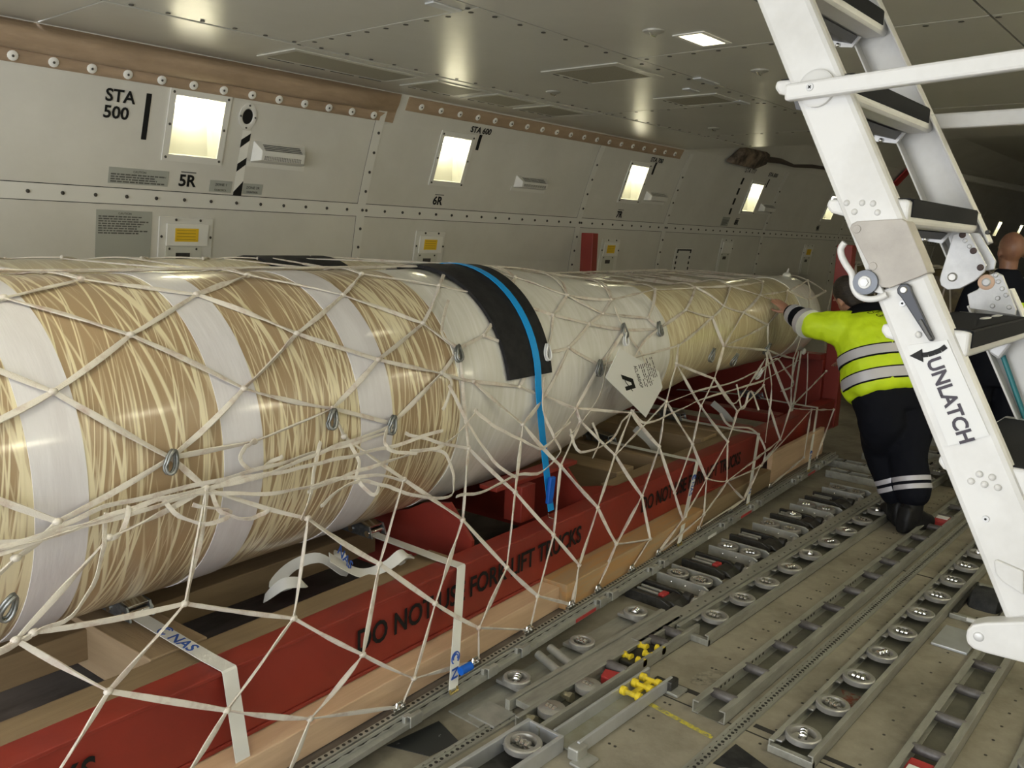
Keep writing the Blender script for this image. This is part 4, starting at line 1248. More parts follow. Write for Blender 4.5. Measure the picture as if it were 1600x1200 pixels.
# slack bunched ropes along the belly of the net
LOOSE = [
 [(-30, 873), (80, 838), (150, 812), (230, 785), (322, 763), (400, 746), (470, 718), (545, 690), (613, 664)],
 [(-30, 862), (90, 830), (180, 805), (260, 778), (340, 770), (430, 770), (510, 752), (580, 742), (631, 749)],
 [(-30, 850), (60, 838), (140, 800), (250, 770), (330, 752), (420, 728), (500, 705), (560, 690), (613, 672)],
 [(-30, 868), (120, 825), (210, 800), (300, 772), (380, 745), (450, 735), (530, 715), (600, 700), (690, 672)],
 [(397, 690), (384, 697), (374, 716), (392, 734), (418, 724), (440, 712)],
 [(500, 790), (520, 772), (556, 752), (600, 757), (640, 772), (700, 776), (707, 745), (690, 705), (640, 705)],
 [(480, 768), (540, 742), (600, 722), (650, 706), (700, 690), (745, 640)],
 [(740, 640), (775, 668), (820, 690), (845, 700), (862, 688), (900, 640)],
 [(712, 775), (760, 765), (800, 744), (846, 735), (875, 705), (865, 680), (890, 660)],
 [(545, 692), (560, 722), (556, 745), (580, 772), (592, 758)],
 [(604, 668), (600, 690), (612, 704), (650, 708)], [(632, 676), (680, 690), (732, 700)],
 [(690, 640), (705, 600), (690, 583)], [(700, 602), (730, 660), (770, 720), (805, 745)],
 [(250, 770), (270, 800), (320, 818), (360, 800), (300, 788)], [(330, 770), (345, 800), (390, 810), (420, 795)],
 [(322, 763), (316, 830), (300, 890), (289, 943)], [(165, 800), (160, 850), (150, 900), (110, 960), (53, 988)],
 [(200, 790), (190, 830), (170, 840)], [(500, 690), (490, 730), (485, 770), (470, 812)],
 [(890, 670), (905, 705), (950, 690), (975, 655), (990, 640)], [(925, 660), (935, 690), (925, 715)],
 [(985, 640), (1010, 660), (1060, 640), (1100, 622), (1150, 607), (1200, 590), (1250, 560)],
 [(1040, 630), (1090, 610), (1140, 598), (1190, 575), (1235, 548)], [(1120, 600), (1145, 630), (1170, 600), (1195, 560)], [(1150, 600), (1160, 640), (1172, 610), (1185, 640)],
 [(1180, 590), (1210, 560), (1225, 575), (1240, 600), (1220, 610)], [(1196, 550), (1205, 600), (1200, 655), (1195, 690)], [(1125, 645), (1140, 665), (1175, 670), (1195, 700), (1190, 728)],
 [(700, 470), (690, 520), (716, 545)], [(850, 590), (848, 640), (866, 686)], [(960, 480), (975, 515), (1005, 560), (1010, 600)], [(976, 515), (950, 560), (935, 620), (890, 680)], [(1030, 513), (1000, 540), (985, 580)],
]
for li, path in enumerate(LOOSE):
    pts3 = [netpt(px, py, 0.022) for px, py in path]
    q, _ = smooth_path(pts3, pts3, 5)
    nr = []
    qq = []
    for i, p in enumerate(q):
        n_ = outward(p)
        p = p + n_ * (0.004 + 0.008 * noise.noise(Vector((i * 0.31, li, 0)))) + Vector((0, 0, 0.007 * noise.noise(Vector((i * 0.4, li, 5)))))
        qq.append(p)
        sd = Vector((1, 0, 0)).cross(n_)
        an = 1.6 * noise.noise(Vector((i * 0.2, li, 9)))
        nr.append(n_ * math.cos(an) + sd * math.sin(an))
    web.tube(qq, [1.0] * len(qq), 6, True, False, (0.0155, 0.0045), nr)
web.build('net_webbing', m_web, net, LOAD, smooth=60)

# rings, fittings, tag
def ring_part(px, py, s=0.028, white=False, name='tension_ring', ang=0.3):
    c = netpt(px, py, 0.03)
    n_ = outward(c)
    up = Vector((0, 0, 1)); sd = n_.cross(up).normalized(); up = sd.cross(n_).normalized()
    a = sd * math.cos(ang) + up * math.sin(ang); b = up * math.cos(ang) - sd * math.sin(ang)
    mb = MB()
    for o in (-0.006, 0.006):
        mb.tube([c + n_ * o + a * (s * 0.5 * math.cos(th)) + b * (s * 1.15 * math.sin(th)) + n_ * 0.004 * math.sin(2 * th) for th in np.linspace(0, 2 * PI, 15)[:-1]], 0.0052, 7, closed=True)
    mb.build(name, m_paper if white else m_ring, net, LOAD, smooth=60)
for px, py in ((268, 722), (520, 655), (613, 664), (717, 552), (13, 950), (976, 517), (1031, 514), (1199, 545), (1113, 555), (1148, 562), (937, 575)):
    ring_part(px, py, 0.03 if px < 800 else 0.036)
ring_part(856, 550, 0.034, True, 'white_ring'); ring_part(1186, 585, 0.04, True, 'white_ring', -0.4); ring_part(978, 530, 0.03, True, 'white_ring')
seen = []
for k, q in FITTINGS:
    p = lgp(q[0], q[1], 0.11)
    if any(abs(p.x - s_) < 0.05 for s_ in seen):
        continue
    seen.append(p.x)
    mb = MB()
    mb.cbox((p.x, 1.912, 0.099), (0.06, 0.018, 0.014))
    mb.tube([(p.x - 0.02, 1.912, 0.103), (p.x - 0.012, 1.912, 0.125), (p.x + 0.012, 1.912, 0.125), (p.x + 0.02, 1.912, 0.103)], 0.005, 6)
    for dx in (-0.022, 0.0, 0.022):
        mb.lathe([(0.0, 0.0), (0.009, 0.0), (0.009, 0.012), (0.0, 0.012)], (p.x + dx, 1.912, 0.103), 8)
    mb.build('net_fitting', m_chrome, net, LOAD, smooth=50)
# paper tag
tg = [lgy(px, py, 2.05) for px, py in ((967, 544), (1028, 580), (1034, 605), (1008, 652), (945, 590))]
tn = Vector((0, -1, 0.0))
MB().prism([(p.x, p.z) for p in tg], 2.045, 2.048, lambda u, v, w: Vector((u, w, v))).build('paper_tag', m_paper, net, LOAD)
def tp(px, py):
    p = lgy(px, py, 2.0445); return p
o_ = tp(1000, 576); ex = (tp(1012, 614) - tp(1000, 576)); ey = (tp(1019, 572) - tp(1000, 577))
mb = text_mb('ACL AIRSHOP', 0.042, tp(990, 572), ex, ey, 0.0006, sx=0.6, bold=0.0005)
rr = random.Random(5)
exn, eyn = Vector(ex).normalized(), Vector(ey).normalized()
for k in range(9):
    o2 = tp(990, 572) + eyn * (0.050 + 0.019 * k) + exn * (0.0 if k < 5 else -0.03)
    u = 0.0
    while u < 0.155:
        l_ = rr.uniform(0.012, 0.035)
        if rr.random() < 0.9:
            a = o2 + exn * u; b = o2 + exn * min(u + l_, 0.16)
            hh = 0.0075
            mb.add([a, b, b + eyn * hh, a + eyn * hh], [(0, 1, 2, 3)])
        u += l_ + 0.005
mb.build('tag_print', m_black, net, LOAD)
A_ = MB()
o2 = tp(970, 585); sx_ = 0.115; sy_ = 0.10
def ap(u, v): return o2 + exn * (u * sx_) + eyn * (v * sy_)
for poly in ([(0.0, 0.0), (0.28, 0.0), (0.72, 1.0), (0.42, 1.0)], [(0.42, 1.0), (0.98, 1.0), (0.98, 0.0), (0.74, 0.0), (0.74, 0.72), (0.58, 0.72)]):
    A_.add([ap(*q) for q in poly], [tuple(range(len(poly)))])
A_.tube([ap(0.1, 0.18), ap(0.5, 0.22), ap(0.85, 0.42), ap(1.1, 0.6)], 0.0022, 4)
A_.build('tag_logo', m_black, net, LOAD)

# straps hanging by the far end of the frame
hsx = thing('hanging_strap', 'bunch of dirty white straps hanging from an eye beside the red end panel', 'strap', (6.9, 2.12, 0.5), LOAD)
for path, w in (([(1252, 548), (1246, 590), (1240, 630), (1232, 662), (1226, 694)], 0.07), ([(1262, 552), (1262, 580), (1260, 620), (1256, 655)], 0.05), ([(1248, 550), (1240, 580), (1236, 610), (1238, 640)], 0.04)):
    q = [lgy(px, py, 2.19) for px, py in path]
    strip(q, [(0.15, -1, 0.1)] * len(q), w, 'strap_fall', m_strap, hsx)
c = lgy(1256, 549, 2.18)
MB().ball(c, 0.03, 12, 8, (1.3, 0.5, 0.9)).build('strap_eye', m_strap, hsx, smooth=60, frame=LOAD)

# ================================================================== deck equipment
m_galv = M('rail_grey', (0.42, 0.42, 0.37), 0.45, 0.35, c2=(0.28, 0.275, 0.24), scale=7, lo=0.35, hi=0.7, bump=0.06, bscale=80, stretch=(0.7, 3, 3))
m_yel = M('yellow_paint', (0.80, 0.62, 0.03), 0.45, c2=(0.45, 0.36, 0.05), scale=30, lo=0.5, hi=0.7)

# panel joints of the floor, seat tracks
pj = MB()
for (x0, x1, y0, y1) in ((2.765, 2.771, -0.6, 1.62), (2.855, 2.882, 1.39, 1.62), (2.81, 2.835, 1.065, 1.17), (2.795, 2.82, 0.70, 0.905), (4.85, 4.86, -0.6, 1.25), (6.9, 6.91, -0.6, 1.6), (1.35, 1.36, -0.6, 1.8), (3.02, 3.03, 0.3, 0.56)):
    pj.box((x0, y0, 0.0), (x1, y1, 0.0015))
pj.build('panel_joint', m_groove, fl)
fs = MB()
rq = random.Random(11)
for y in (0.80, 1.07, 1.10, 1.47, 0.49, 0.22, 1.49):
    x = 1.6
    while x < 8:
        fs.lathe([(0.0, 0.0012), (0.006, 0.0012), (0.006, 0.0), (0.0, 0.0)], (x, y + rq.uniform(-0.004, 0.004), 0.0), 6)
        x += 0.125
tag(fs.build('floor_screw', m_screw, fl), kind='stuff')
def seat_track(y, x0, x1, label):
    t = thing('seat_track', label, 'track', ((x0 + x1) / 2, y, 0.0), group='floor tracks between the roller trays')
    MB().box((x0, y - 0.026, 0.0), (x1, y - 0.012, 0.008)).box((x0, y + 0.012, 0.0), (x1, y + 0.026, 0.008)).box((x0, y - 0.012, 0.0), (x1, y + 0.012, 0.002)).build('track_rail', m_galv, t)
    s = MB()
    x = x0 + 0.02
    while x < x1 - 0.02:
        s.lathe([(0.0, 0.0035), (0.0068, 0.0035), (0.0068, 0.0)], (x, y, 0.0), 8)
        x += 0.0254
    tag(s.build('track_hole', m_groove, t), kind='stuff')
    d = MB()
    x = x0 + 0.045
    while x < x1 - 0.02:
        d.box((x, y - 0.0145, 0.008), (x + 0.008, y - 0.0115, 0.0085)).box((x, y + 0.0115, 0.008), (x + 0.008, y + 0.0145, 0.0085))
        x += 0.0508
    tag(d.build('track_notch', m_groove, t), kind='stuff')
seat_track(1.205, 1.4, 9.0, 'perforated dark floor track between the roller tray and the caster tray')
seat_track(1.85, 1.4, 2.26, 'short perforated floor track beside the pallet edge')

_cas = {}
def caster(par, x, y, z=0.05, r=0.062, ang=0.0, disc=False):
    t_ = 2 if r > 0 else 0
    mb = MB()
    mt = Matrix.Translation((x, y, 0)) @ Matrix.Rotation(ang, 4, 'Z')
    if disc:
        mb.lathe([(0.0, z - 0.02), (r, z - 0.02), (r, z + 0.003), (r * 0.9, z + 0.007), (0.0, z + 0.007)], n=24, mt=mt)
    else:
        mb.lathe([(r * 0.66, z - 0.016), (r, z - 0.016), (r, z + 0.002), (r * 0.93, z + 0.006), (r * 0.72, z + 0.006), (r * 0.66, z + 0.001), (r * 0.66, z - 0.016)], n=26, mt=mt)
        mb.box((-r * 0.7, -0.006, z - 0.014), (r * 0.7, 0.006, z - 0.002), mt)
    ring = mb.build('caster_ring', m_steel, par, smooth=40)
    for k in (-1, 0, 1):
        b = MB()
        p0 = mt @ Vector((k * r * 0.3 - 0.0075, 0.0, z + 0.0)); p1 = mt @ Vector((k * r * 0.3 + 0.0075, 0.0, z + 0.0))
        b.tube([p0, p0.lerp(p1, 0.15), p0.lerp(p1, 0.85), p1], [0.012, 0.0155, 0.0155, 0.012], 12)
        o = b.build('caster_roller', m_chrome, ring, smooth=40)
    return ring

def rails(t, x0, x1, yL, yR, h=0.05, w=0.02, endcap=True):
    for y, s in ((yL, 1), (yR, -1)):
        mb = MB()
        mb.prism([(y, 0.0), (y, h), (y - s * w, h), (y - s * w, h - 0.006), (y - s * 0.006, h - 0.006), (y - s * 0.006, 0.006), (y - s * w, 0.006), (y - s * w, 0.0)], x0, x1, lambda u, v, d: Vector((d, u, v)))
        mb.build('rail', m_galv, t, bevel=0.0015)
    MB().box((x0, yR, 0.001), (x1, yL, 0.004)).build('tray_floor', m_dark if h > 0.06 else M('tray_floor', (0.19, 0.185, 0.145), 0.5, 0.2, c2=(0.11, 0.105, 0.085), scale=6, lo=0.4, hi=0.7), t)

def caster_tray(x0, x1, yL, yR, xs, label, seed=0):
    t = thing('caster_tray', label, 'tray', ((x0 + x1) / 2, (yL + yR) / 2, 0.0), group='trays of round swivel casters')
    rails(t, x0, x1, yL, yR)
    rr_ = random.Random(seed)
    for x in xs:
        b = MB().box((x - 0.028, yR + 0.008, 0.026), (x + 0.028, yL - 0.008, 0.034)).box((x - 0.075, yL - 0.035, 0.030), (x - 0.02, yL - 0.008, 0.038))
        b.build('bracket', m_steel, t, bevel=0.003)
        caster(t, x, (yL + yR) / 2, ang=rr_.choice((PI / 2, 0.3, -0.4, PI / 2, 1.2)))
    MB().box((x0 - 0.004, yR, 0.002), (x0 + 0.02, yL, 0.03)).build('end_stop', m_galv, t, bevel=0.002)
    return t
caster_tray(2.70, 8.4, 1.065, 0.905, [2.81 + 0.28 * k for k in range(20)], 'long caster tray to the lower right, with rust marks between its first casters', 1)
rb = MB()
t = tag(MB().add([(3.20, 0.94, 0.0045), (3.30, 0.93, 0.0045), (3.31, 1.03, 0.0045), (3.25, 1.0, 0.0045), (3.21, 1.03, 0.0045)], [(0, 1, 2, 3, 4)]).build('rust_stain', M('rust', (0.16, 0.035, 0.015), 0.8, c2=(0.17, 0.165, 0.13), scale=40, lo=0.45, hi=0.6), bpy.data.objects['caster_tray']))
caster_tray(3.26, 7.4, 1.755, 1.595, [3.47 + 0.28 * k for k in range(14)], 'caster tray running to the leaning worker, with a flat drilled rail beside it', 2)
caster_tray(2.75, 6.5, 0.40, 0.25, [2.9 + 0.28 * k for k in range(12)], 'caster tray at the lower right corner, mostly out of view', 3)
tag(MB().box((3.0, 1.765, 0.002), (7.6, 1.83, 0.05)).build('drilled_rail', m_galv, bevel=0.002), 'flat drilled rail beside the caster tray next to the pallet units', 'rail')
dr = MB()
x = 3.05
while x < 7.5:
    dr.lathe([(0.0, 0.0512), (0.006, 0.0512), (0.006, 0.05)], (x, 1.785, 0.0), 6); x += 0.0762
tag(dr.build('rail_hole', m_groove, bpy.data.objects['drilled_rail']), kind='stuff')

def roller_tray(x0, x1, yL, yR, xs, label):
    t = thing('roller_tray', label, 'tray', ((x0 + x1) / 2, (yL + yR) / 2, 0.0), group='trays of long grey rollers')
    rails(t, x0, x1, yL, yR, 0.052, 0.026)
    for x in xs:
        mb = MB()
        a, b = yR + 0.012, yL - 0.012
        mb.tube([(x, a, 0.036), (x, a + 0.008, 0.036), (x, b - 0.008, 0.036), (x, b, 0.036)], [0.014, 0.019, 0.019, 0.014], 14)
        mb.build('roller', m_roller, t, smooth=40)
    for x in xs[:6]:
        mb = MB()
        for k in range(5):
            mb.box((x + 0.05 + 0.035 * k, yL - 0.0075, 0.012), (x + 0.06 + 0.035 * k, yL - 0.0055, 0.042))
        mb.build('rail_slot_marking', m_groove, t)
roller_tray(2.74, 9.0, 1.385, 1.25, [2.87 + 0.28 * k for k in range(22)], 'long roller tray through the middle of the floor, starting by the shoe print')
roller_tray(2.78, 8.6, 0.70, 0.56, [3.03 + 0.28 * k for k in range(20)], 'long roller tray under the folded ladder foot with a red block at its start')
def block(name, lo, hi, mat, label, cat):
    return tag(MB().box(lo, hi).build(name, mat, bevel=0.006), label, cat)
t = thing('latch_block', 'red and white latch block in the start of the right roller tray', 'latch', (2.92, 0.63, 0.004))
MB().box((2.86, 0.59, 0.004), (2.97, 0.67, 0.035)).build('latch_body', m_redp, t, bevel=0.006)
MB().box((2.87, 0.60, 0.035), (2.91, 0.66, 0.042)).build('latch_cap', m_paper, t, bevel=0.003)
t = thing('latch_block', 'red and white latch block far up the middle roller tray', 'latch', (5.9, 1.32, 0.004))
MB().box((5.8, 1.28, 0.004), (5.98, 1.36, 0.045)).build('latch_body', m_redp, t, bevel=0.006)
MB().box((5.86, 1.285, 0.045), (5.92, 1.355, 0.052)).build('latch_cap', m_paper, t, bevel=0.003)

# G: guide tray beside the pallet
t = thing('guide_tray', 'three-caster guide tray beside the near pallet edge', 'tray', (2.8, 1.93, 0.0))
MB().box((2.1, 1.885, 0.0), (3.40, 2.04, 0.006)).build('tray_floor', m_galv, t)
MB().box((2.25, 1.872, 0.006), (3.36, 1.895, 0.05)).build('rail', m_galv, t, bevel=0.002)
for x, a in ((2.40, 0.5), (2.83, PI / 2), (3.25, 0.2)):
    MB().box((x - 0.04, 1.90, 0.015), (x + 0.04, 2.04, 0.03)).build('bracket', m_steel, t, bevel=0.003)
    caster(t, x, 1.965, r=0.056, ang=a, z=0.047)
for x in (2.58, 2.66):
    MB().cyl((x, 1.90, 0.03), (x + 0.03, 2.03, 0.045), 0.018, 10).build('spring_tube', m_alu, t, smooth=40)
tag(MB().box((2.13, 1.84, 0.001), (2.25, 1.97, 0.012)).build('anchor_plate', m_alu, bevel=0.002), 'small drilled anchor plate under the pallet edge at the front', 'plate')
tag(MB().box((2.28, 1.795, 0.02), (3.45, 1.868, 0.046)).build('cover_strip', m_galv, bevel=0.002), 'flat grey cover strip between the guide tray and the yellow roller tray', 'strip')

# F: tray with flat caster discs, yellow rollers
t = thing('mixed_tray', 'floor tray holding disc casters, a red block and four yellow rollers', 'tray', (2.8, 1.74, 0.0))
rails(t, 2.19, 3.34, 1.795, 1.68, 0.05, 0.018)
caster(t, 2.33, 1.738, r=0.052, disc=True, ang=PI / 2, z=0.042); caster(t, 2.56, 1.738, r=0.052, disc=True, ang=PI / 2, z=0.042)
for x in (2.24, 2.46):
    MB().cyl((x, 1.755, 0.028), (x, 1.79, 0.028), 0.014, 8).cyl((x, 1.74, 0.028), (x, 1.756, 0.028), 0.02, 6).build('bolt', M('bolt_zinc', (0.45, 0.42, 0.3), 0.35, 0.8), t, smooth=30)
for x, w in ((2.76, 0.05), (3.08, 0.04), (3.2, 0.06)):
    mb = MB().tube([(x, 1.69, 0.036), (x, 1.70, 0.036), (x, 1.775, 0.036), (x, 1.785, 0.036)], [0.018, 0.022, 0.022, 0.018], 14)
    rl = mb.build('roller', m_roller, t, smooth=40)
    MB().cyl((x, 1.688, 0.036), (x, 1.694, 0.036), 0.019, 12).build('roller_cap', m_chrome, rl, smooth=40)
MB().prism([(2.66, 1.70), (2.74, 1.70), (2.72, 1.77), (2.66, 1.75)], 0.005, 0.04, lambda u, v, d: Vector((u, v, d))).build('red_block', m_redp, t, bevel=0.006)
MB().box((2.84, 1.69, 0.006), (3.05, 1.785, 0.03)).build('roller_carriage', m_dark, t, bevel=0.005)
for (x, y) in ((2.88, 1.765), (2.95, 1.71), (3.0, 1.765), (2.88, 1.70), (3.03, 1.70)):
    mb = MB().tube([(x, y - 0.02, 0.034), (x, y - 0.012, 0.034), (x, y - 0.008, 0.034), (x, y + 0.008, 0.034), (x, y + 0.012, 0.034), (x, y + 0.02, 0.034)], [0.017, 0.017, 0.011, 0.011, 0.017, 0.017], 12)
    mb.build('yellow_roller', m_yel, t, smooth=40)

# H: near tray with one big caster
t = thing('caster_tray', 'pale caster tray at the bottom edge with one large caster', 'tray', (1.9, 1.66, 0.0), group='trays of round swivel casters')
for y, s in ((1.735, 1), (1.588, -1)):
    MB().box((1.3, y - 0.008, 0.0), (2.20, y + 0.008, 0.06)).build('rail', m_alu_l, t, bevel=0.003)
MB().box((1.3, 1.59, 0.001), (2.20, 1.735, 0.004)).build('tray_floor', m_dark, t)
MB().box((2.192, 1.588, 0.002), (2.204, 1.735, 0.055)).build('end_stop', m_alu_l, t, bevel=0.002)
for x in (2.075, 1.795, 1.515):
    MB().box((x - 0.03, 1.60, 0.03), (x + 0.03, 1.728, 0.038)).build('bracket', m_steel, t, bevel=0.003)
    caster(t, x, 1.66, r=0.066, ang=PI / 2, z=0.055)
# I: loose pale channel with yellow rollers
t = thing('roller_channel', 'loose pale channel on the floor with yellow spool rollers at its far end', 'channel', (2.5, 1.57, 0.004))
for y in (1.632, 1.528):
    MB().box((2.21, y - 0.006, 0.004), (2.83, y + 0.006, 0.055)).build('channel_wall', m_alu_l, t, bevel=0.003)
MB().box((2.21, 1.53, 0.004), (2.83, 1.632, 0.010)).build('channel_floor', M('tray_floor_pale', (0.36, 0.36, 0.31), 0.5, 0.3, c2=(0.28, 0.27, 0.2), scale=6), t)
for x in (2.62, 2.70, 2.76):
    mb = MB().tube([(x, 1.537, 0.044), (x, 1.555, 0.044), (x, 1.56, 0.044), (x, 1.60, 0.044), (x, 1.605, 0.044), (x, 1.624, 0.044)], [0.0175, 0.0175, 0.010, 0.010, 0.0175, 0.0175], 12)
    mb.build('yellow_spool', m_yel, t, smooth=40)
MB().box((2.62, 1.57, 0.03), (2.78, 1.592, 0.044)).build('yellow_link', m_yel, t, bevel=0.003)
MB().box((2.79, 1.505, 0.004), (2.85, 1.535, 0.05)).build('end_clamp', m_dark, t, bevel=0.006)
MB().box((2.78, 1.47, 0.002), (2.86, 1.52, 0.014)).build('clamp_foot', m_alu, t, bevel=0.003)
MB().box((2.17, 1.50, 0.004), (2.23, 1.545, 0.05)).build('end_clamp', m_alu, t, bevel=0.006)
MB().box((2.15, 1.46, 0.002), (2.24, 1.52, 0.012)).build('clamp_foot', m_alu, t, bevel=0.003)

# pairs of casters across the side, and latches between them
for k, xc in enumerate((3.80, 4.36, 4.92, 5.48, 6.04)):
    t = thing('side_roller_unit', ('first', 'second', 'third', 'fourth', 'fifth')[k] + ' twin-caster cross unit along the pallet edge, counted from the loose channel', 'unit', (xc, 1.99, 0.0), group='twin-caster cross units')
    for dx in (-0.075, 0.075):
        MB().prism([(1.845, 0.0), (1.845, 0.045), (1.87, 0.058), (2.14, 0.058), (2.14, 0.0)], xc + dx - 0.006, xc + dx + 0.006, lambda u, v, d: Vector((d, u, v))).build('side_plate', m_alu, t, bevel=0.003)
    mb = MB()
    for y in (1.89, 1.97, 2.05):
        mb.ball((xc - 0.082, y, 0.03), 0.006, 6, 4)
    mb.build('plate_screw', m_chrome, t)
    MB().box((xc - 0.07, 1.85, 0.002), (xc + 0.07, 2.14, 0.012)).build('unit_floor', m_dark, t)
    for y in (1.925, 2.06):
        MB().box((xc - 0.07, y - 0.025, 0.022), (xc + 0.07, y + 0.025, 0.032)).build('bracket', m_steel, t)
        caster(t, xc, y, r=0.058, z=0.05, ang=PI / 2 + (0.4 if k % 2 else -0.2))
for k, xc in enumerate((3.53, 4.08, 4.64, 5.2, 5.76)):
    t = thing('restraint_latch', 'dark folding restraint latch ' + ('with red tips, first one along the pallet edge', 'with a red tip, second along the pallet edge', 'third along the pallet edge', 'with a caster, fourth along the pallet edge', 'fifth along the pallet edge')[k], 'latch', (xc, 1.99, 0.0), group='folding restraint latches')
    MB().prism([(1.90, 0.0), (1.90, 0.03), (1.95, 0.05), (2.15, 0.05), (2.15, 0.0)], xc - 0.085, xc - 0.06, lambda u, v, d: Vector((d, u, v))).build('latch_cheek', m_dark, t, bevel=0.003)
    MB().prism([(1.90, 0.0), (1.90, 0.03), (1.95, 0.05), (2.15, 0.05), (2.15, 0.0)], xc + 0.06, xc + 0.085, lambda u, v, d: Vector((d, u, v))).build('latch_cheek', m_dark, t, bevel=0.003)
    MB().prism([(1.86, 0.012), (1.96, 0.012), (1.96, 0.046), (1.90, 0.04)], xc - 0.06, xc + 0.05, lambda u, v, d: Vector((d, u, v))).build('latch_pawl', m_dark, t, bevel=0.005)
    MB().box((xc - 0.06, 1.96, 0.002), (xc + 0.06, 2.15, 0.02)).build('latch_floor', m_dark, t)
    MB().cyl((xc + 0.075, 1.87, 0.028), (xc + 0.075, 1.91, 0.028), 0.026, 14).build('latch_wheel', m_dark, t, smooth=40)
    for dx in (-0.02, 0.02):
        MB().cyl((xc + dx, 2.0, 0.04), (xc + dx, 2.12, 0.04), 0.008, 8).build('spring_tube', m_alu, t, smooth=40)
    if k < 2:
        MB().box((xc - 0.03, 1.965, 0.03), (xc + 0.03, 2.0, 0.05)).build('red_tip', m_redp, t, bevel=0.008)
    if k == 3:
        caster(t, xc, 2.03, r=0.052, z=0.05, ang=0.8)
    MB().tube([(xc + 0.02, 1.84, 0.02), (xc + 0.05, 1.84, 0.035), (xc + 0.10, 1.84, 0.03), (xc + 0.14, 1.845, 0.042), (xc + 0.18, 1.845, 0.03)], [0.014, 0.018, 0.012, 0.018, 0.012], 8).build('latch_link', m_steel, t, smooth=40)
for k, (x, y0, y1) in enumerate(((6.5, 1.75, 2.3), (6.85, 1.75, 2.45), (7.3, 1.7, 2.3), (7.75, 1.6, 2.3), (8.3, 1.5, 2.3))):
    t = thing('cross_rail', 'dark cross rail with rollers ' + ('just past the pallet units', 'at the far pallet corner', 'beyond the pallet corner', 'behind the leaning worker', 'far behind the leaning worker')[k], 'rail', (x, (y0 + y1) / 2, 0.0), group='dark cross rails past the pallet')
    MB().box((x - 0.05, y0, 0.0), (x - 0.035, y1, 0.055)).build('rail', m_galv, t, bevel=0.003)
    MB().box((x + 0.05, y0, 0.0), (x + 0.065, y1, 0.055)).build('rail', m_galv, t, bevel=0.003)
    MB().box((x - 0.04, y0, 0.0), (x + 0.055, y1, 0.02)).build('tray_floor', m_dark, t)
    for y in np.arange(y0 + 0.08, y1 - 0.05, 0.16):
        MB().cyl((x - 0.035, float(y), 0.045), (x + 0.05, float(y), 0.045), 0.016, 10).build('roller', m_chrome, t, smooth=40)

# power drive wheel
t = thing('drive_wheel', 'black rubber drive wheel set in a frame in the floor beside the ladder foot', 'wheel', (4.62, 0.80, 0.0))
mt = Matrix.Translation((4.68, 0.80, -0.015))
MB().lathe([(0.0, -0.075), (0.06, -0.075), (0.095, -0.06), (0.105, -0.03), (0.105, 0.03), (0.095, 0.06), (0.06, 0.075), (0.0, 0.075)], n=28, axis='y', mt=mt).build('tyre', m_rubber, t, smooth=40)
for y in (0.71, 0.89):
    MB().box((4.38, y - 0.01, 0.0), (4.92, y + 0.01, 0.025)).build('wheel_frame', m_dark, t, bevel=0.004)
for x in (4.39, 4.90):
    MB().box((x - 0.015, 0.70, 0.0), (x + 0.015, 0.90, 0.025)).build('wheel_frame', m_galv, t, bevel=0.004)
MB().box((4.365, 0.78, 0.012), (4.38, 0.82, 0.028)).build('white_clip', m_paper, t)
tag(MB().box((4.0, 0.73, 0.001), (4.25, 0.88, 0.014)).build('cover_plate', m_alu_l, bevel=0.003), 'worn metal cover plate on the floor in front of the drive wheel', 'plate')
tag(MB().box((5.3, 0.72, 0.001), (5.6, 0.88, 0.014)).build('cover_plate', m_alu, bevel=0.003), 'worn metal cover plate on the floor behind the drive wheel', 'plate')
# ball panel ring at the bottom edge, dark plates, painted line, shoe print
t = thing('floor_ring', 'large pale ring fitting in the floor at the bottom edge', 'ring', (2.43, 0.98, 0.0))
MB().lathe([(0.10, 0.0), (0.13, 0.0), (0.13, 0.02), (0.12, 0.026), (0.105, 0.022), (0.10, 0.0)], (2.43, 0.98, 0.0), 36).build('ring_rim', m_alu_l, t, smooth=40)
MB().lathe([(0.0, 0.006), (0.10, 0.006), (0.10, 0.0)], (2.43, 0.98, 0.0), 30).build('ring_well', m_dark, t)
tag(MB().prism([(2.50, 1.17), (2.66, 1.165), (2.60, 1.0), (2.54, 0.97)], 0.0005, 0.003, lambda u, v, d: Vector((u, v, d))).build('rubber_patch', m_rubber), 'black triangular rubber patch behind the ring fitting', 'patch')
tag(MB().prism([(1.80, 2.04), (2.03, 2.02), (1.99, 1.88), (1.86, 1.89)], 0.0005, 0.003, lambda u, v, d: Vector((u, v, d))).build('tape_patch', M('patch_black', (0.03, 0.032, 0.032), 0.5, c2=(0.55, 0.56, 0.55), scale=28, lo=0.66, hi=0.72)), 'black worn tape patch with pale chips beside the pallet edge', 'patch')
pts = [(2.675, 1.53), (2.66, 1.42), (2.645, 1.30), (2.64, 1.245)]
mb = MB()
for (a, b), (c, d) in zip(pts, pts[1:]):
    mb.add([(a - 0.012, b, 0.0012), (a + 0.012, b, 0.0012), (c + 0.012, d, 0.0012), (c - 0.012, d, 0.0012)], [(0, 1, 2, 3)])
mb.build('painted_line', M('line_yellow', (0.60, 0.52, 0.05), 0.7, c2=(0.235, 0.215, 0.17), scale=38, lo=0.45, hi=0.62), fl)
mb = MB()
for (sx_, sy_, cx, cy) in ((0.10, 0.045, 3.02, 1.46),):
    mb.lathe([(0.0, 0.0), (1.0, 0.0)], n=26, mt=Matrix.Translation((cx, cy, 0.0011)) @ Matrix.Rotation(-0.3, 4, 'Z') @ Matrix.Diagonal((sx_, sy_, 1, 1)))
mb.build('shoe_print', M('print_dark', (0.19, 0.175, 0.14), 0.6, c2=(0.30, 0.275, 0.215), scale=30, lo=0.42, hi=0.56), fl)

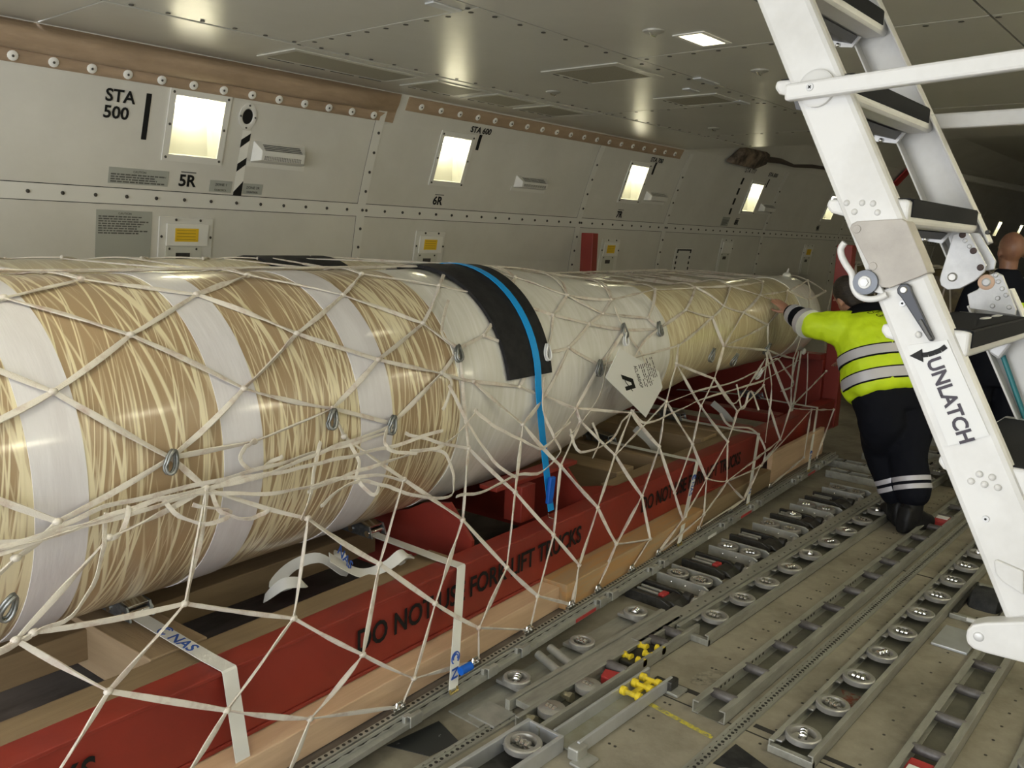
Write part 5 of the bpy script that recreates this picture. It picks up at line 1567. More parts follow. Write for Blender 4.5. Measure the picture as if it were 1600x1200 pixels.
# ================================================================== the folding crew ladder
m_lw = M('ladder_white', (0.62, 0.615, 0.60), 0.42, c2=(0.50, 0.49, 0.465), scale=4.5, lo=0.42, hi=0.78, bump=0.05, bscale=30)
m_lg = M('ladder_plate', (0.40, 0.37, 0.335), 0.55, c2=(0.31, 0.285, 0.255), scale=9, lo=0.4, hi=0.7, bump=0.06, bscale=90)
m_lm = M('hinge_metal', (0.58, 0.58, 0.58), 0.42, 0.25, c2=(0.48, 0.48, 0.48), scale=12)
m_grip = M('black_grip', (0.012, 0.0125, 0.015), 0.8, spec=0.15, bump=0.3, bscale=500)
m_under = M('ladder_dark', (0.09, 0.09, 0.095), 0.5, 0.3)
LV, LWv, LO = (-0.48305, -0.8755), (-0.8755, 0.48305), (0.89, 2.115)
def lp(u, w, x):
    return Vector((x, LO[0] + LV[0] * u + LWv[0] * w, LO[1] + LV[1] * u + LWv[1] * w))
def lpx(px, py, x):
    d = ray(px, py)
    return EYE + d * (x / d.x)
NX, FX = 1.911, 2.50
lad = thing('folding_ladder', 'white folding crew ladder with black treads hanging from the ceiling, lettered UNLATCH', 'ladder', (2.2, 0.6, 0.95))
def stile(u0, u1, x0, x1, wb, wf, name='stile', bev=0.012):
    mb = MB()
    mb.add([lp(u0, wb(u0), x0), lp(u0, wf(u0), x0), lp(u1, wf(u1), x0), lp(u1, wb(u1), x0), lp(u0, wb(u0), x1), lp(u0, wf(u0), x1), lp(u1, wf(u1), x1), lp(u1, wb(u1), x1)],
           [(0, 1, 2, 3), (7, 6, 5, 4), (0, 4, 5, 1), (1, 5, 6, 2), (2, 6, 7, 3), (3, 7, 4, 0)])
    return mb.build(name, m_lw, lad, bevel=bev)
nb = lambda u: 0.030 - 0.030 * u
nf = lambda u: 0.139 - 0.018 * u
us = stile(-0.59, 0.51, NX, NX + 0.045, nb, nf)
ls_ = stile(0.535, 1.262, NX + 0.002, NX + 0.047, nb, nf)
fb = lambda u: 0.047 - 0.018 * u
ff = lambda u: 0.149 - 0.004 * u
for (a, b) in ((-0.59, 0.47), (0.60, 1.26)):
    mb = MB()
    for (x0, x1, w0, w1) in ((FX + 0.045, FX + 0.05, 0, 1), (FX, FX + 0.05, 0, 0.05), (FX, FX + 0.05, 0.95, 1.0)):
        W_ = lambda u, f: fb(u) + (ff(u) - fb(u)) * f
        mb.add([lp(a, W_(a, w0), x0), lp(a, W_(a, w1), x0), lp(b, W_(b, w1), x0), lp(b, W_(b, w0), x0), lp(a, W_(a, w0), x1), lp(a, W_(a, w1), x1), lp(b, W_(b, w1), x1), lp(b, W_(b, w0), x1)],
               [(0, 1, 2, 3), (7, 6, 5, 4), (0, 4, 5, 1), (1, 5, 6, 2), (2, 6, 7, 3), (3, 7, 4, 0)])
    mb.build('stile', m_lw, lad, bevel=0.002)
for k in range(-1, 5):
    ty, tz = 0.89 - 0.145 * k, 2.115 - 0.2627 * k
    T = lambda u, v, x: Vector((x, ty - u, tz + v))
    dp = 0.172
    tr = MB().prism([(0.004, 0.0), (dp, 0.0), (dp + 0.004, -0.006), (dp + 0.004, -0.05), (dp - 0.004, -0.056), (dp - 0.05, -0.056), (0.012, -0.030), (0.0, -0.016)], NX + 0.012, FX + 0.04, T)
    tr = tr.build('tread', m_lw, lad, bevel=0.006)
    MB().prism([(0.012, 0.0), (dp + 0.004, 0.0), (dp + 0.004, 0.0022), (0.012, 0.0022)], NX + 0.018, FX - 0.01, T).build('grip_sheet', m_grip, tr)
    MB().prism([(dp + 0.0, 0.0022), (dp + 0.0035, -0.036), (dp + 0.0066, -0.036), (dp + 0.0066, -0.002), (dp + 0.003, 0.0022)], NX + 0.03, FX - 0.01, T).build('nosing_grip', m_grip, tr)
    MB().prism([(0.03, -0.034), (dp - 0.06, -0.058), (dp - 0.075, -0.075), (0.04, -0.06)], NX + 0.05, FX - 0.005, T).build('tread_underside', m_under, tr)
    br = MB().prism([(0.02, -0.035), (0.12, -0.058), (0.10, -0.085), (0.03, -0.075)], FX - 0.008, FX + 0.002, T)
    br.build('tread_bracket', m_lm, tr)
    for (a, b) in ((0.035, -0.062), (0.06, -0.075)):
        MB().ball(T(a, b, FX - 0.012), 0.006, 8, 5).build('bolt', m_chrome, tr, smooth=40)
    if k == 2:
        for (x, a) in ((FX - 0.19, 0.12), (FX - 0.07, 0.12)):
            MB().ball(T(a, 0.003, x), 0.05, 12, 6, (1.0, 0.17, 0.06)).build('worn_patch', m_lm, tr)
# placard, arrow, lettering
FX0 = NX - 0.0006
def lpoly(pxs, x0, x1, name, mat, par=None, bev=0.0):
    P = [lpx(px, py, NX) for px, py in pxs]
    return MB().prism([(p.y, p.z) for p in P], x0, x1, lambda u, v, d: Vector((d, u, v))).build(name, mat, par or lad, bevel=bev)
lpoly([(1417, 540), (1480, 531), (1546, 680), (1482, 697)], NX - 0.0012, NX + 0.003, 'placard', M('placard_white', (0.63, 0.63, 0.62), 0.5), ls_)
pth = [lpx(px, py, NX - 0.002) for px, py in ((1478, 541), (1470, 547), (1460, 551), (1450, 554), (1440, 555))]
ar = MB()
wd = 0.0052
for a, b in zip(pth, pth[1:]):
    d = (b - a).normalized(); n_ = Vector((1, 0, 0)).cross(d) * wd
    ar.add([a - n_, a + n_, b + n_, b - n_], [(0, 1, 2, 3)])
ar.add([lpx(px, py, NX - 0.002) for px, py in ((1421, 556), (1441, 545), (1443, 566))], [(0, 1, 2)])
ar.build('arrow_marking', m_black, ls_)
o_ = lpx(1447, 563, NX - 0.0022); e1 = lpx(1501, 694, NX - 0.0022) - o_; e2 = lpx(1468, 555, NX - 0.0022) - o_
m_text = M('lettering_violet_black', (0.03, 0.022, 0.035), 0.55)
ln = e1.length
ey2 = (e2 - e1.normalized() * e2.dot(e1.normalized()))
tm = text_mb('UNLATCH', ey2.length / 0.70 * 1.02, o_, e1, ey2, 0.0006, bold=0.0012)
mn = max((p - o_).dot(e1.normalized()) for p in tm.v)
tm.v = [p + e1.normalized() * ((p - o_).dot(e1.normalized()) * (ln / mn - 1)) for p in tm.v]
tm.build('lettering', m_text, ls_)
# cover plate with two screws, rivets
pl_ = lpoly([(1329, 357), (1332, 350), (1340, 346), (1410, 342), (1418, 347), (1440, 398), (1451, 426), (1436, 433), (1391, 450), (1380, 449), (1374, 445)], NX - 0.006, NX + 0.050, 'cover_plate', m_lg, None, 0.002)
for px, py in ((1339, 358), (1364, 416)):
    c = lpx(px, py, NX - 0.006)
    MB().lathe([(0.0, -0.002), (0.008, -0.002), (0.0095, 0.001)], c, 16, 'x').build('flush_screw', m_lg, pl_, smooth=40)
for px, py, par in ((1323, 317, us), (1347, 317, us), (1364, 318, us), (1335, 331, us), (1371, 332, us), (1530, 741, ls_), (1517, 752, ls_), (1550, 746, ls_), (1538, 757, ls_), (1559, 762, ls_), (1435, 523, ls_)):
    c = lpx(px, py, NX)
    MB().lathe([(0.0, -0.0045), (0.004, -0.004), (0.0065, -0.0015), (0.0072, 0.001)], c, 14, 'x').build('rivet', m_lw, par, smooth=60)
for px, py in ((1540, 811), (1410, 474)):
    c = lpx(px, py, NX)
    MB().lathe([(0.0, -0.0012), (0.0065, -0.0012), (0.007, 0.001)], c, 14, 'x').build('flush_screw', m_lm, ls_)
    MB().lathe([(0.0, -0.0018), (0.0025, -0.0018)], c, 8, 'x').build('screw_recess', m_black, ls_)
# latch lever
a, b = lpx(1412, 453, NX - 0.012), lpx(1455, 531, NX - 0.012)
lv = MB()
d = (b - a).normalized(); n_ = Vector((1, 0, 0)).cross(d)
lv.prism([(-0.014, 0.0), (-0.009, -0.011), (0.0, -0.0145), (0.012, -0.012), ((b - a).length, -0.005), ((b - a).length + 0.004, 0.0), ((b - a).length, 0.005), (0.012, 0.012), (0.0, 0.0145), (-0.009, 0.011)], 0.0, 0.012, lambda u, v, t_: a + d * u + n_ * v + Vector((t_, 0, 0)))
lvo = lv.build('latch_lever', M('lever_black', (0.035, 0.037, 0.045), 0.4, 0.3), lad, bevel=0.002)
MB().lathe([(0.0, -0.004), (0.006, -0.004), (0.008, 0.0)], a, 16, 'x').build('lever_screw', m_steel, lvo, smooth=40)
c_, e_ = a.lerp(b, 0.6), b
MB().bar(c_ + Vector((-0.003, 0, 0)), e_ + Vector((-0.003, 0, 0)), 0.007, 0.004, (1, 0, 0)).build('lever_spring', m_dark, lvo, bevel=0.001)
# hook with roller at the back of the hinge
rc = lpx(1354, 441, NX - 0.004)
hk = MB().lathe([(0.0, -0.012), (0.012, -0.012), (0.026, -0.01), (0.027, 0.012), (0.0, 0.012)], rc, 24, 'x').build('hook_roller', M('roller_dark', (0.12, 0.13, 0.15), 0.35, 0.3), lad, smooth=40)
MB().lathe([(0.0, -0.018), (0.009, -0.018), (0.009, -0.01)], rc, 6, 'x').build('roller_bolt', m_lm, hk)
MB().lathe([(0.0, -0.0145), (0.013, -0.0145), (0.014, -0.012)], rc, 20, 'x').build('roller_hub', m_lw, hk)
pth = [lpx(px, py, NX - 0.006) for px, py in ((1320, 379), (1314, 388), (1315, 400), (1322, 414), (1331, 428), (1333, 446), (1340, 460), (1354, 467), (1372, 466), (1386, 460))]
q, _ = smooth_path(pth, pth, 5)
MB().tube(q, 0.0072, 8).build('hook', m_lw, lad, smooth=60)
lpoly([(1344, 432), (1356, 424), (1376, 446), (1384, 462), (1366, 456), (1350, 450)], NX - 0.003, NX + 0.012, 'hook_bracket', m_lw, None, 0.002)
# handrail links
def link(p0, p1, w, h, name, bev=0.006):
    return MB().bar(p0, p1, w, h, (1, 0, 0)).build(name, m_lw, lad, bevel=bev)
h0, h1 = lpx(1229, 146, NX - 0.028), lpx(1600, 93, NX - 0.028)
hb = link(h0, h0 + (h1 - h0) * 1.7, 0.036, 0.028, 'handrail_bar')
c = lpx(1265, 136, NX - 0.043)
MB().lathe([(0.0, -0.001), (0.008, -0.001), (0.009, 0.003)], c, 16, 'x').build('bar_screw', m_lm, hb)
MB().cbox(c + Vector((-0.0015, 0, 0)), (0.001, 0.008, 0.002), (0.8, 0, 0)).cbox(c + Vector((-0.0015, 0, 0)), (0.001, 0.002, 0.008), (0.8, 0, 0)).build('screw_recess', m_black, hb)
c = lpx(1276, 138, NX - 0.006)
MB().lathe([(0.0, -0.008), (0.034, -0.008), (0.04, -0.004), (0.04, 0.008)], c, 28, 'x').build('pivot_boss', m_lw, lad, smooth=40)
h0, h1 = lpx(1455, 191, FX + 0.08), lpx(1600, 182, FX + 0.08)
link(h0, h0 + (h1 - h0) * 3.0, 0.040, 0.028, 'handrail_bar')
# foot arm at the lower end
P = [lpx(px, py, NX - 0.01) for px, py in ((1512, 990), (1514, 980), (1523, 972), (1540, 969), (1600, 967), (1760, 963), (1760, 1070), (1600, 1031), (1545, 1017), (1524, 1010), (1514, 1001))]
fa = MB().prism([(p.y, p.z) for p in P], NX - 0.028, NX + 0.02, lambda u, v, d_: Vector((d_, u, v))).build('foot_arm', m_lw, lad, bevel=0.005)
c = lpx(1529, 995, NX - 0.028)
MB().lathe([(0.0, -0.003), (0.007, -0.003), (0.010, -0.001), (0.011, 0.002)], c, 18, 'x').build('arm_bolt', m_lm, fa, smooth=40)
P = [lpx(px, py, NX - 0.003) for px, py in ((1555, 920), (1558, 937), (1562, 950), (1600, 972), (1640, 990), (1640, 968), (1600, 945), (1566, 928))]
lpoly([(1553, 876), (1558, 874), (1600, 892), (1600, 930), (1566, 908), (1556, 896)], NX - 0.004, NX + 0.004, 'stiffener_patch', m_lw, ls_, 0.003)
# hinge plates on the far side
def fpoly(pxs, x, th, name, mat, par=None, bev=0.002):
    P = [lpx(px, py, x) for px, py in pxs]
    return MB().prism([(p.y, p.z) for p in P], x, x + th, lambda u, v, d_: Vector((d_, u, v))).build(name, mat, par or lad, bevel=bev)
fpoly([(1478, 360), (1530, 364), (1556, 408), (1553, 421), (1530, 425), (1490, 400)], FX - 0.006, 0.01, 'hinge_backing', m_lm)
hp = fpoly([(1489, 367), (1504, 362), (1514, 364), (1541, 414), (1538, 425), (1523, 439), (1500, 451), (1480, 453), (1470, 446), (1468, 438), (1470, 428), (1482, 390)], FX - 0.026, 0.012, 'hinge_plate', m_lm)
def fdisc(px, py, r, x, name, mat, par):
    c = lpx(px, py, x)
    MB().lathe([(0.0, -0.004), (r * 0.7, -0.004), (r, -0.001), (r, 0.003)], c, 16, 'x').build(name, mat, par, smooth=40)
fdisc(1488, 433, 0.012, FX - 0.027, 'hinge_bolt', m_steel, hp)
for px, py in ((1504, 367), (1521, 392), (1532, 418)):
    fdisc(px, py, 0.0085, FX - 0.0255, 'bolt_hole', M('hole_brown', (0.06, 0.035, 0.03), 0.6), hp)
for px, py in ((1508, 376), (1515, 385)):
    fdisc(px, py, 0.006, FX - 0.0255, 'hinge_bolt', m_lm, hp)
hq = fpoly([(1540, 432), (1556, 425), (1566, 430), (1588, 484), (1586, 493), (1515, 482), (1511, 460), (1528, 452), (1534, 442)], FX - 0.014, 0.012, 'hinge_plate', m_lm)
fdisc(1541, 441, 0.020, FX - 0.015, 'washer', M('copper_washer', (0.62, 0.42, 0.30), 0.5), hq); fdisc(1541, 441, 0.011, FX - 0.019, 'hinge_bolt', m_lm, hq)
for px, py in ((1556, 430), (1560, 440), (1566, 451), (1572, 461), (1559, 466), (1551, 478), (1577, 480)):
    fdisc(px, py, 0.006, FX - 0.0145, 'hinge_bolt', m_lm, hq)
fdisc(1543, 363, 0.006, FX - 0.006, 'hinge_bolt', m_dark, hp)
# gas strut and its clip inside the far stile
a, b = lpx(1567, 556, FX + 0.03), lpx(1604, 660, FX + 0.03)
MB().cyl(a, b, 0.0065, 12).build('gas_strut', M('strut_teal', (0.02, 0.18, 0.20), 0.4), lad, smooth=40)
MB().cbox(lpx(1563, 543, FX + 0.02), (0.03, 0.035, 0.05), (0.5, 0, 0)).build('strut_clip', m_lm, lad, bevel=0.006)

# ================================================================== people
m_skin = M('skin', (0.50, 0.27, 0.18), 0.5, c2=(0.44, 0.22, 0.15), scale=14)
m_lime = M('hi_vis_lime', (0.70, 0.93, 0.015), 0.6, c2=(0.60, 0.84, 0.01), scale=5, lo=0.4, hi=0.75, bump=0.7, bscale=11)
m_navy = M('navy_cloth', (0.007, 0.008, 0.013), 0.85, spec=0.15, bump=0.4, bscale=14)
m_refl = M('reflective_tape', (0.60, 0.59, 0.64), 0.4, 0.1)
m_hair = M('hair_dark', (0.02, 0.015, 0.012), 0.55, c2=(0.045, 0.032, 0.024), scale=30, bump=0.5, bscale=80, stretch=(1, 1, 4))
m_shoe = M('shoe_black', (0.012, 0.012, 0.013), 0.5, spec=0.3)

def remesh(o, vox, smooth=6):
    md = o.modifiers.new('union', 'REMESH')
    md.mode = 'VOXEL'
    md.voxel_size = vox
    md.use_smooth_shade = True
    if smooth:
        s_ = o.modifiers.new('relax', 'SMOOTH')
        s_.iterations = smooth
        s_.factor = 0.5
    return o

def limb(mb, pts, radii, n=14, k=5):
    P, _ = smooth_path(pts, pts, k)
    R = []
    for i in range(len(radii) - 1):
        for j in range(k):
            R.append(radii[i] + (radii[i + 1] - radii[i]) * j / k)
    R.append(radii[-1])
    mb.tube(P, R, n)
    mb.ball(P[0], R[0], 12, 8); mb.ball(P[-1], R[-1], 12, 8)
    return mb

def frame3(up, fwd):
    u = Vector(up).normalized(); r = Vector(fwd).cross(u).normalized(); f = u.cross(r)
    return r, f, u

def oval(c, r, f, a, b, n=28, p=2.4):
    out = []
    for k in range(n):
        th = 2 * PI * k / n
        cs_, sn = math.cos(th), math.sin(th)
        out.append(Vector(c) + r * (a * math.copysign(abs(cs_) ** (2 / p), cs_)) + f * (b * math.copysign(abs(sn) ** (2 / p), sn)))
    return out

def head(mb, c, r, f, u, s=1.0):
    mt = Matrix((r, f, u)).transposed()
    mb.ball(c + u * 0.02 * s - f * 0.012 * s, 0.1 * s, 18, 12, (0.76, 0.95, 1.02), mt)
    mb.ball(c - u * 0.045 * s + f * 0.028 * s, 0.072 * s, 14, 10, (0.82, 0.85, 1.02), mt)
    mb.ball(c - u * 0.088 * s + f * 0.052 * s, 0.03 * s, 10, 8, (1.1, 0.9, 0.75), mt)
    mb.ball(c - u * 0.028 * s + f * 0.096 * s, 0.016 * s, 8, 6, (0.85, 1.3, 1.3), mt)
    mb.ball(c - u * 0.062 * s + f * 0.080 * s, 0.02 * s, 8, 6, (1.3, 0.8, 0.5), mt)
    mb.ball(c + u * 0.018 * s + f * 0.082 * s, 0.03 * s, 10, 6, (1.9, 0.55, 0.4), mt)
    for sd in (-1, 1):
        mb.ball(c - u * 0.02 * s + r * (0.077 * s * sd) - f * 0.012 * s, 0.03 * s, 10, 8, (0.35, 0.65, 1.0), mt)

def hand(mb, wrist, palm_dir, palm_n, side, s=1.0, curl=0.35):
    """palm with four fingers and a thumb; palm_dir towards the fingertips, palm_n out of the back of the hand"""
    d = Vector(palm_dir).normalized(); n_ = Vector(palm_n).normalized(); n_ = (n_ - d * n_.dot(d)).normalized()
    sd = d.cross(n_) * side
    w = Vector(wrist)
    rings = []
    for u_, a, b in ((-0.03, 0.028, 0.021), (0.0, 0.03, 0.02), (0.035, 0.039, 0.017), (0.07, 0.043, 0.015), (0.092, 0.041, 0.012)):
        rings.append(oval(w + d * u_ * s, sd, n_, a * s, b * s, 14))
    mb.loft(rings)
    for off, L_, r_ in ((-0.031, 0.068, 0.0086), (-0.0105, 0.079, 0.0092), (0.0105, 0.074, 0.009), (0.0305, 0.058, 0.0078)):
        p0 = w + d * 0.078 * s + sd * off * s
        a1 = curl * 0.4; a2 = curl
        d1 = (d + sd * off * 2.0).normalized()
        p1 = p0 + (d1 * math.cos(a1) - n_ * math.sin(a1)) * L_ * 0.5 * s
        p2 = p1 + (d1 * math.cos(a2) - n_ * math.sin(a2)) * L_ * 0.32 * s
        p3 = p2 + (d1 * math.cos(a2 * 1.4) - n_ * math.sin(a2 * 1.4)) * L_ * 0.26 * s
        mb.tube([p0, p1, p2, p3], [r_ * 1.1 * s, r_ * s, r_ * 0.92 * s, r_ * 0.7 * s], 10)
        mb.ball(p3, r_ * 0.72 * s, 8, 6); mb.ball(p1, r_ * 1.05 * s, 8, 6)
    t0 = w + d * 0.018 * s - sd * 0.028 * s
    t1 = t0 + (d * 0.55 - sd * 0.75 - n_ * 0.25).normalized() * 0.04 * s
    t2 = t1 + (d * 0.85 - sd * 0.45 - n_ * 0.2).normalized() * 0.034 * s
    t3 = t2 + (d * 0.95 - sd * 0.2 - n_ * 0.2).normalized() * 0.024 * s
    mb.tube([t0, t1, t2, t3], [0.0145 * s, 0.0115 * s, 0.0102 * s, 0.0075 * s], 10)
    mb.ball(t3, 0.0078 * s, 8, 6)

# --- the worker leaning on the pipe
hs = LOAD @ netpt(1200, 466, 0.0)                    # where the hand lies on the wrapping
fwd = Vector((0.55, 0.83, 0)).normalized()
hem = at(1386, 616, 5.52); neck = at(1350, 486, 5.70)
up = (neck - hem).normalized()
R_, F_, U_ = frame3(up, fwd)
wk = thing('person', 'person in a lime hi-vis jacket leaning with one hand on the pipe, back turned', 'person', gp(1415, 812, 0.0))
def tc(s):        # spine of the jacket, s from the hem to the neck
    return hem.lerp(neck, s) - F_ * (0.035 * math.sin(PI * s))
TOR = [(-0.02, 0.245, 0.175), (0.05, 0.275, 0.19), (0.12, 0.282, 0.195), (0.3, 0.28, 0.19), (0.5, 0.275, 0.185), (0.68, 0.275, 0.175), (0.82, 0.26, 0.155), (0.92, 0.20, 0.125), (1.0, 0.115, 0.10), (1.05, 0.085, 0.085)]
def tr_(s):
    ss = [t_[0] for t_ in TOR]
    return float(np.interp(s, ss, [t_[1] for t_ in TOR])), float(np.interp(s, ss, [t_[2] for t_ in TOR]))
shl = tc(0.80) - R_ * 0.215 + F_ * 0.03
shr = tc(0.80) + R_ * 0.215 + F_ * 0.03
wrist = hs + (shl - hs).normalized() * 0.165 + Vector((0, -0.02, -0.035))
elb = at(1262, 505, (FWD.dot(shl - EYE) + FWD.dot(wrist - EYE)) / 2 - 0.06)
print('arm', (elb - shl).length, (wrist - elb).length, 'gap', FWD.dot(hs - EYE), FWD.dot(shl - EYE))
wr_r = tc(0.75) + R_ * 0.24 + F_ * 0.62
elr = tc(0.62) + R_ * 0.30 + F_ * 0.32
hc = at(1324, 463, FWD.dot(neck - EYE) + 0.05)
hr, hf, hu = frame3((hc - neck).normalized() + Vector((0, 0, 0.7)), fwd + Vector((0.15, 0.05, -0.5)))
ank_l = gp(1402, 790, 0.09); ank_r = gp(1432, 785, 0.09)
ank_l = at(1404, 775, 5.50); ank_r = at(1428, 776, 5.36)
knee_l = at(1378, 700, 5.56); knee_r = at(1418, 702, 5.42)
hip_l = hem - R_ * 0.10 - U_ * 0.10; hip_r = hem + R_ * 0.12 - U_ * 0.10
b = MB()
head(b, hc, hr, hf, hu, 1.06)
limb(b, [neck - U_ * 0.08, neck, hc - hu * 0.06], [0.075, 0.066, 0.06])
limb(b, [hem - U_ * 0.04, tc(0.3), tc(0.6), tc(0.8)], [0.11, 0.13, 0.14, 0.11], 18)
limb(b, [tc(0.8), shl, elb, wrist], [0.08, 0.065, 0.045, 0.031])
limb(b, [tc(0.8), shr, elr, wr_r], [0.08, 0.065, 0.045, 0.031])
hd = (hs - wrist)
hand(b, wrist, hd + Vector((0.0, 0.0, 0.03)), Vector((-0.3, -0.75, 0.35)), 1, 1.0, 0.12)
hand(b, wr_r, F_ + U_ * 0.3, -F_ + U_, -1, 1.0, 0.3)
for a_, k_, h_ in ((ank_l, knee_l, hip_l), (ank_r, knee_r, hip_r)):
    limb(b, [hem - U_ * 0.05, h_, k_, a_], [0.08, 0.075, 0.055, 0.045])
remesh(b.build('body', m_skin, wk, smooth=80), 0.0075, 3)
# jacket
j = MB()
j.loft([oval(tc(s), R_, F_, a, c_) for s, a, c_ in TOR])
limb(j, [tc(0.74) - R_ * 0.10, shl, elb.lerp(shl, 0.5), elb.lerp(shl, 0.2)], [0.13, 0.115, 0.10, 0.092], 18)
limb(j, [tc(0.74) + R_ * 0.10, shr, elr, elr.lerp(wr_r, 0.85)], [0.13, 0.115, 0.09, 0.062], 18)
jk = remesh(j.build('jacket', m_lime, wk, smooth=80), 0.013, 8)
dsp = bpy.data.textures.new('folds', 'CLOUDS'); dsp.noise_scale = 0.13
md = jk.modifiers.new('folds', 'DISPLACE'); md.texture = dsp; md.strength = 0.04; md.mid_level = 0.5; md.texture_coords = 'LOCAL'
def band(s0, s1, off, name, mat, tilt=0.0):
    rings = []
    for s in (s0, (s0 + s1) / 2, s1):
        a, c_ = tr_(s)
        rings.append(oval(tc(s), R_, F_, a + off, c_ + off, 40))
    MB().loft(rings, True).build(name, mat, wk, smooth=60)
band(0.08, 0.215, 0.003, 'reflective_band_edge', m_navy); band(0.095, 0.20, 0.006, 'reflective_band', m_refl)
band(0.345, 0.475, 0.003, 'reflective_band_edge', m_navy); band(0.36, 0.46, 0.006, 'reflective_band', m_refl)
band(0.90, 1.045, 0.012, 'collar', m_navy)
# sleeve: dark forearm, two reflective cuffs
def sleeve(u0, u1, r0, r1, name, mat):
    A = [elb.lerp(wrist, u) for u in (u0, (u0 + u1) / 2, u1)]
    MB().tube(A, [r0, (r0 + r1) / 2, r1], 20).build(name, mat, wk, smooth=40)
sleeve(-0.08, 0.16, 0.100, 0.096, 'reflective_cuff', m_refl); sleeve(0.12, 0.66, 0.088, 0.070, 'dark_forearm', m_navy)
sleeve(0.58, 0.82, 0.077, 0.070, 'reflective_cuff', m_refl); sleeve(0.84, 0.98, 0.064, 0.054, 'cuff', m_navy)
# trousers
tr2 = MB()
tr2.loft([oval(hem + U_ * 0.03, R_, F_, 0.235, 0.16), oval(hem - U_ * 0.06, R_, F_, 0.235, 0.165), oval(hem - U_ * 0.14, R_, F_, 0.22, 0.15)])
for a_, k_, h_ in ((ank_l, knee_l, hip_l), (ank_r, knee_r, hip_r)):
    limb(tr2, [h_ + U_ * 0.03, h_ - U_ * 0.10, k_, k_.lerp(a_, 0.55), a_ + (k_ - a_).normalized() * 0.03], [0.135, 0.14, 0.122, 0.112, 0.105], 16)
tro = remesh(tr2.build('trousers', m_navy, wk, smooth=80), 0.013, 6)
md = tro.modifiers.new('folds', 'DISPLACE'); md.texture = dsp; md.strength = 0.02; md.texture_coords = 'LOCAL'
for a_, k_ in ((ank_l, knee_l), (ank_r, knee_r)):
    d = (k_ - a_).normalized()
    for u0, u1 in ((0.045, 0.075), (0.095, 0.125)):
        MB().tube([a_ + d * u0, a_ + d * u1], [0.113, 0.113], 20).build('reflective_band', m_refl, wk, smooth=60)
    sf = Vector((0.80, -0.25, 0)).normalized() if a_ is ank_r else Vector((0.6, 0.4, 0)).normalized()
    base = Vector((a_.x, a_.y, 0.0))
    zf = 0.0
    sf_s = 1.25
    sh = MB()
    rr_ = Vector((sf.y, -sf.x, 0))
    Z = Vector((0, 0, 1))
    sh.loft([oval(base + sf * fx + Z * (bh_ + 0.004), rr_, Z, aw_, bh_, 18, 3.0) for fx, aw_, bh_ in ((-0.105, 0.034, 0.05), (-0.085, 0.05, 0.085), (-0.03, 0.055, 0.095), (0.05, 0.056, 0.075), (0.12, 0.06, 0.055), (0.17, 0.056, 0.046), (0.205, 0.036, 0.034))])
    limb(sh, [base + Z * 0.09, a_ + d * 0.02], [0.062, 0.07])
    remesh(sh.build('shoe', m_shoe, wk, smooth=80), 0.009, 3)
# hair
hmb = MB()
mt = Matrix((hr, hf, hu)).transposed()
hmb.ball(hc + hu * 0.030 - hf * 0.026, 0.108, 20, 14, (0.80, 0.94, 1.0), mt)
hmb.ball(hc - hu * 0.035 - hf * 0.055, 0.072, 16, 10, (0.95, 0.75, 0.95), mt)
remesh(hmb.build('hair', m_hair, wk, smooth=80), 0.008, 2)
# lettering on the back
a_, c_ = tr_(0.87)
o_ = tc(0.845) - F_ * (c_ + 0.03) - R_ * 0.02
q0 = at(1359, 482, 5.0); dd = (q0 - EYE).normalized()
tt_ = (o_ - EYE).dot(F_) / dd.dot(F_)
o1 = EYE + dd * tt_
mb = text_mb('Challenge', 0.052, o1, R_, U_, 0.001)
m2 = text_mb('Group', 0.052, o1 - U_ * 0.055 + R_ * 0.04, R_, U_, 0.001)
mb.add(m2.v, m2.f)
lt = mb.build('lettering', m_navy, wk)
md = lt.modifiers.new('follow', 'SHRINKWRAP'); md.target = jk; md.wrap_method = 'PROJECT'; md.wrap_mode = 'ABOVE_SURFACE'; md.offset = 0.003
md.use_project_z = False; md.use_negative_direction = True; md.use_positive_direction = True; md.project_limit = 0.3
md.wrap_method = 'NEAREST_SURFACEPOINT'

# --- the bald man further back
hc2 = at(1579, 391, 6.1)
b2 = Vector((hc2.x, hc2.y, 0.0))
f2 = Vector((0.75, 0.55, 0)).normalized(); r2, f2, u2 = frame3((0, 0, 1), f2)
p = thing('person', 'bald person in a black shirt and lime vest standing beyond the ladder, back turned', 'person', (b2.x, b2.y, 0.0))
hz = hc2.z
b = MB()
head(b, hc2, r2, f2, u2, 1.06)
limb(b, [hc2 - u2 * 0.26, hc2 - u2 * 0.17, hc2 - u2 * 0.06], [0.07, 0.06, 0.06])
limb(b, [b2 + u2 * 0.95, b2 + u2 * 1.2, b2 + u2 * (hz - 0.30)], [0.12, 0.11, 0.075], 18)
for sd in (-1, 1):
    sh_ = b2 + u2 * (hz - 0.28) + r2 * (0.19 * sd)
    el = b2 + u2 * (hz - 0.58) + r2 * (0.27 * sd) + f2 * 0.03
    wr2 = b2 + u2 * (hz - 0.80) + r2 * (0.24 * sd) + f2 * 0.16
    limb(b, [b2 + u2 * (hz - 0.30) + r2 * 0.08 * sd, sh_, el, wr2], [0.065, 0.06, 0.045, 0.031])
    hand(b, wr2, -u2 * 0.7 + f2 * 0.7, r2 * sd, sd, 1.0, 0.6)
    limb(b, [b2 + u2 * 0.95, b2 + u2 * 0.88 + r2 * 0.10 * sd, b2 + u2 * 0.48 + r2 * 0.12 * sd, b2 + u2 * 0.09 + r2 * 0.13 * sd], [0.12, 0.10, 0.06, 0.045])
remesh(b.build('body', M('skin_brown', (0.30, 0.15, 0.095), 0.4, c2=(0.26, 0.125, 0.08), scale=14), p, smooth=80), 0.0085, 3)
j = MB()
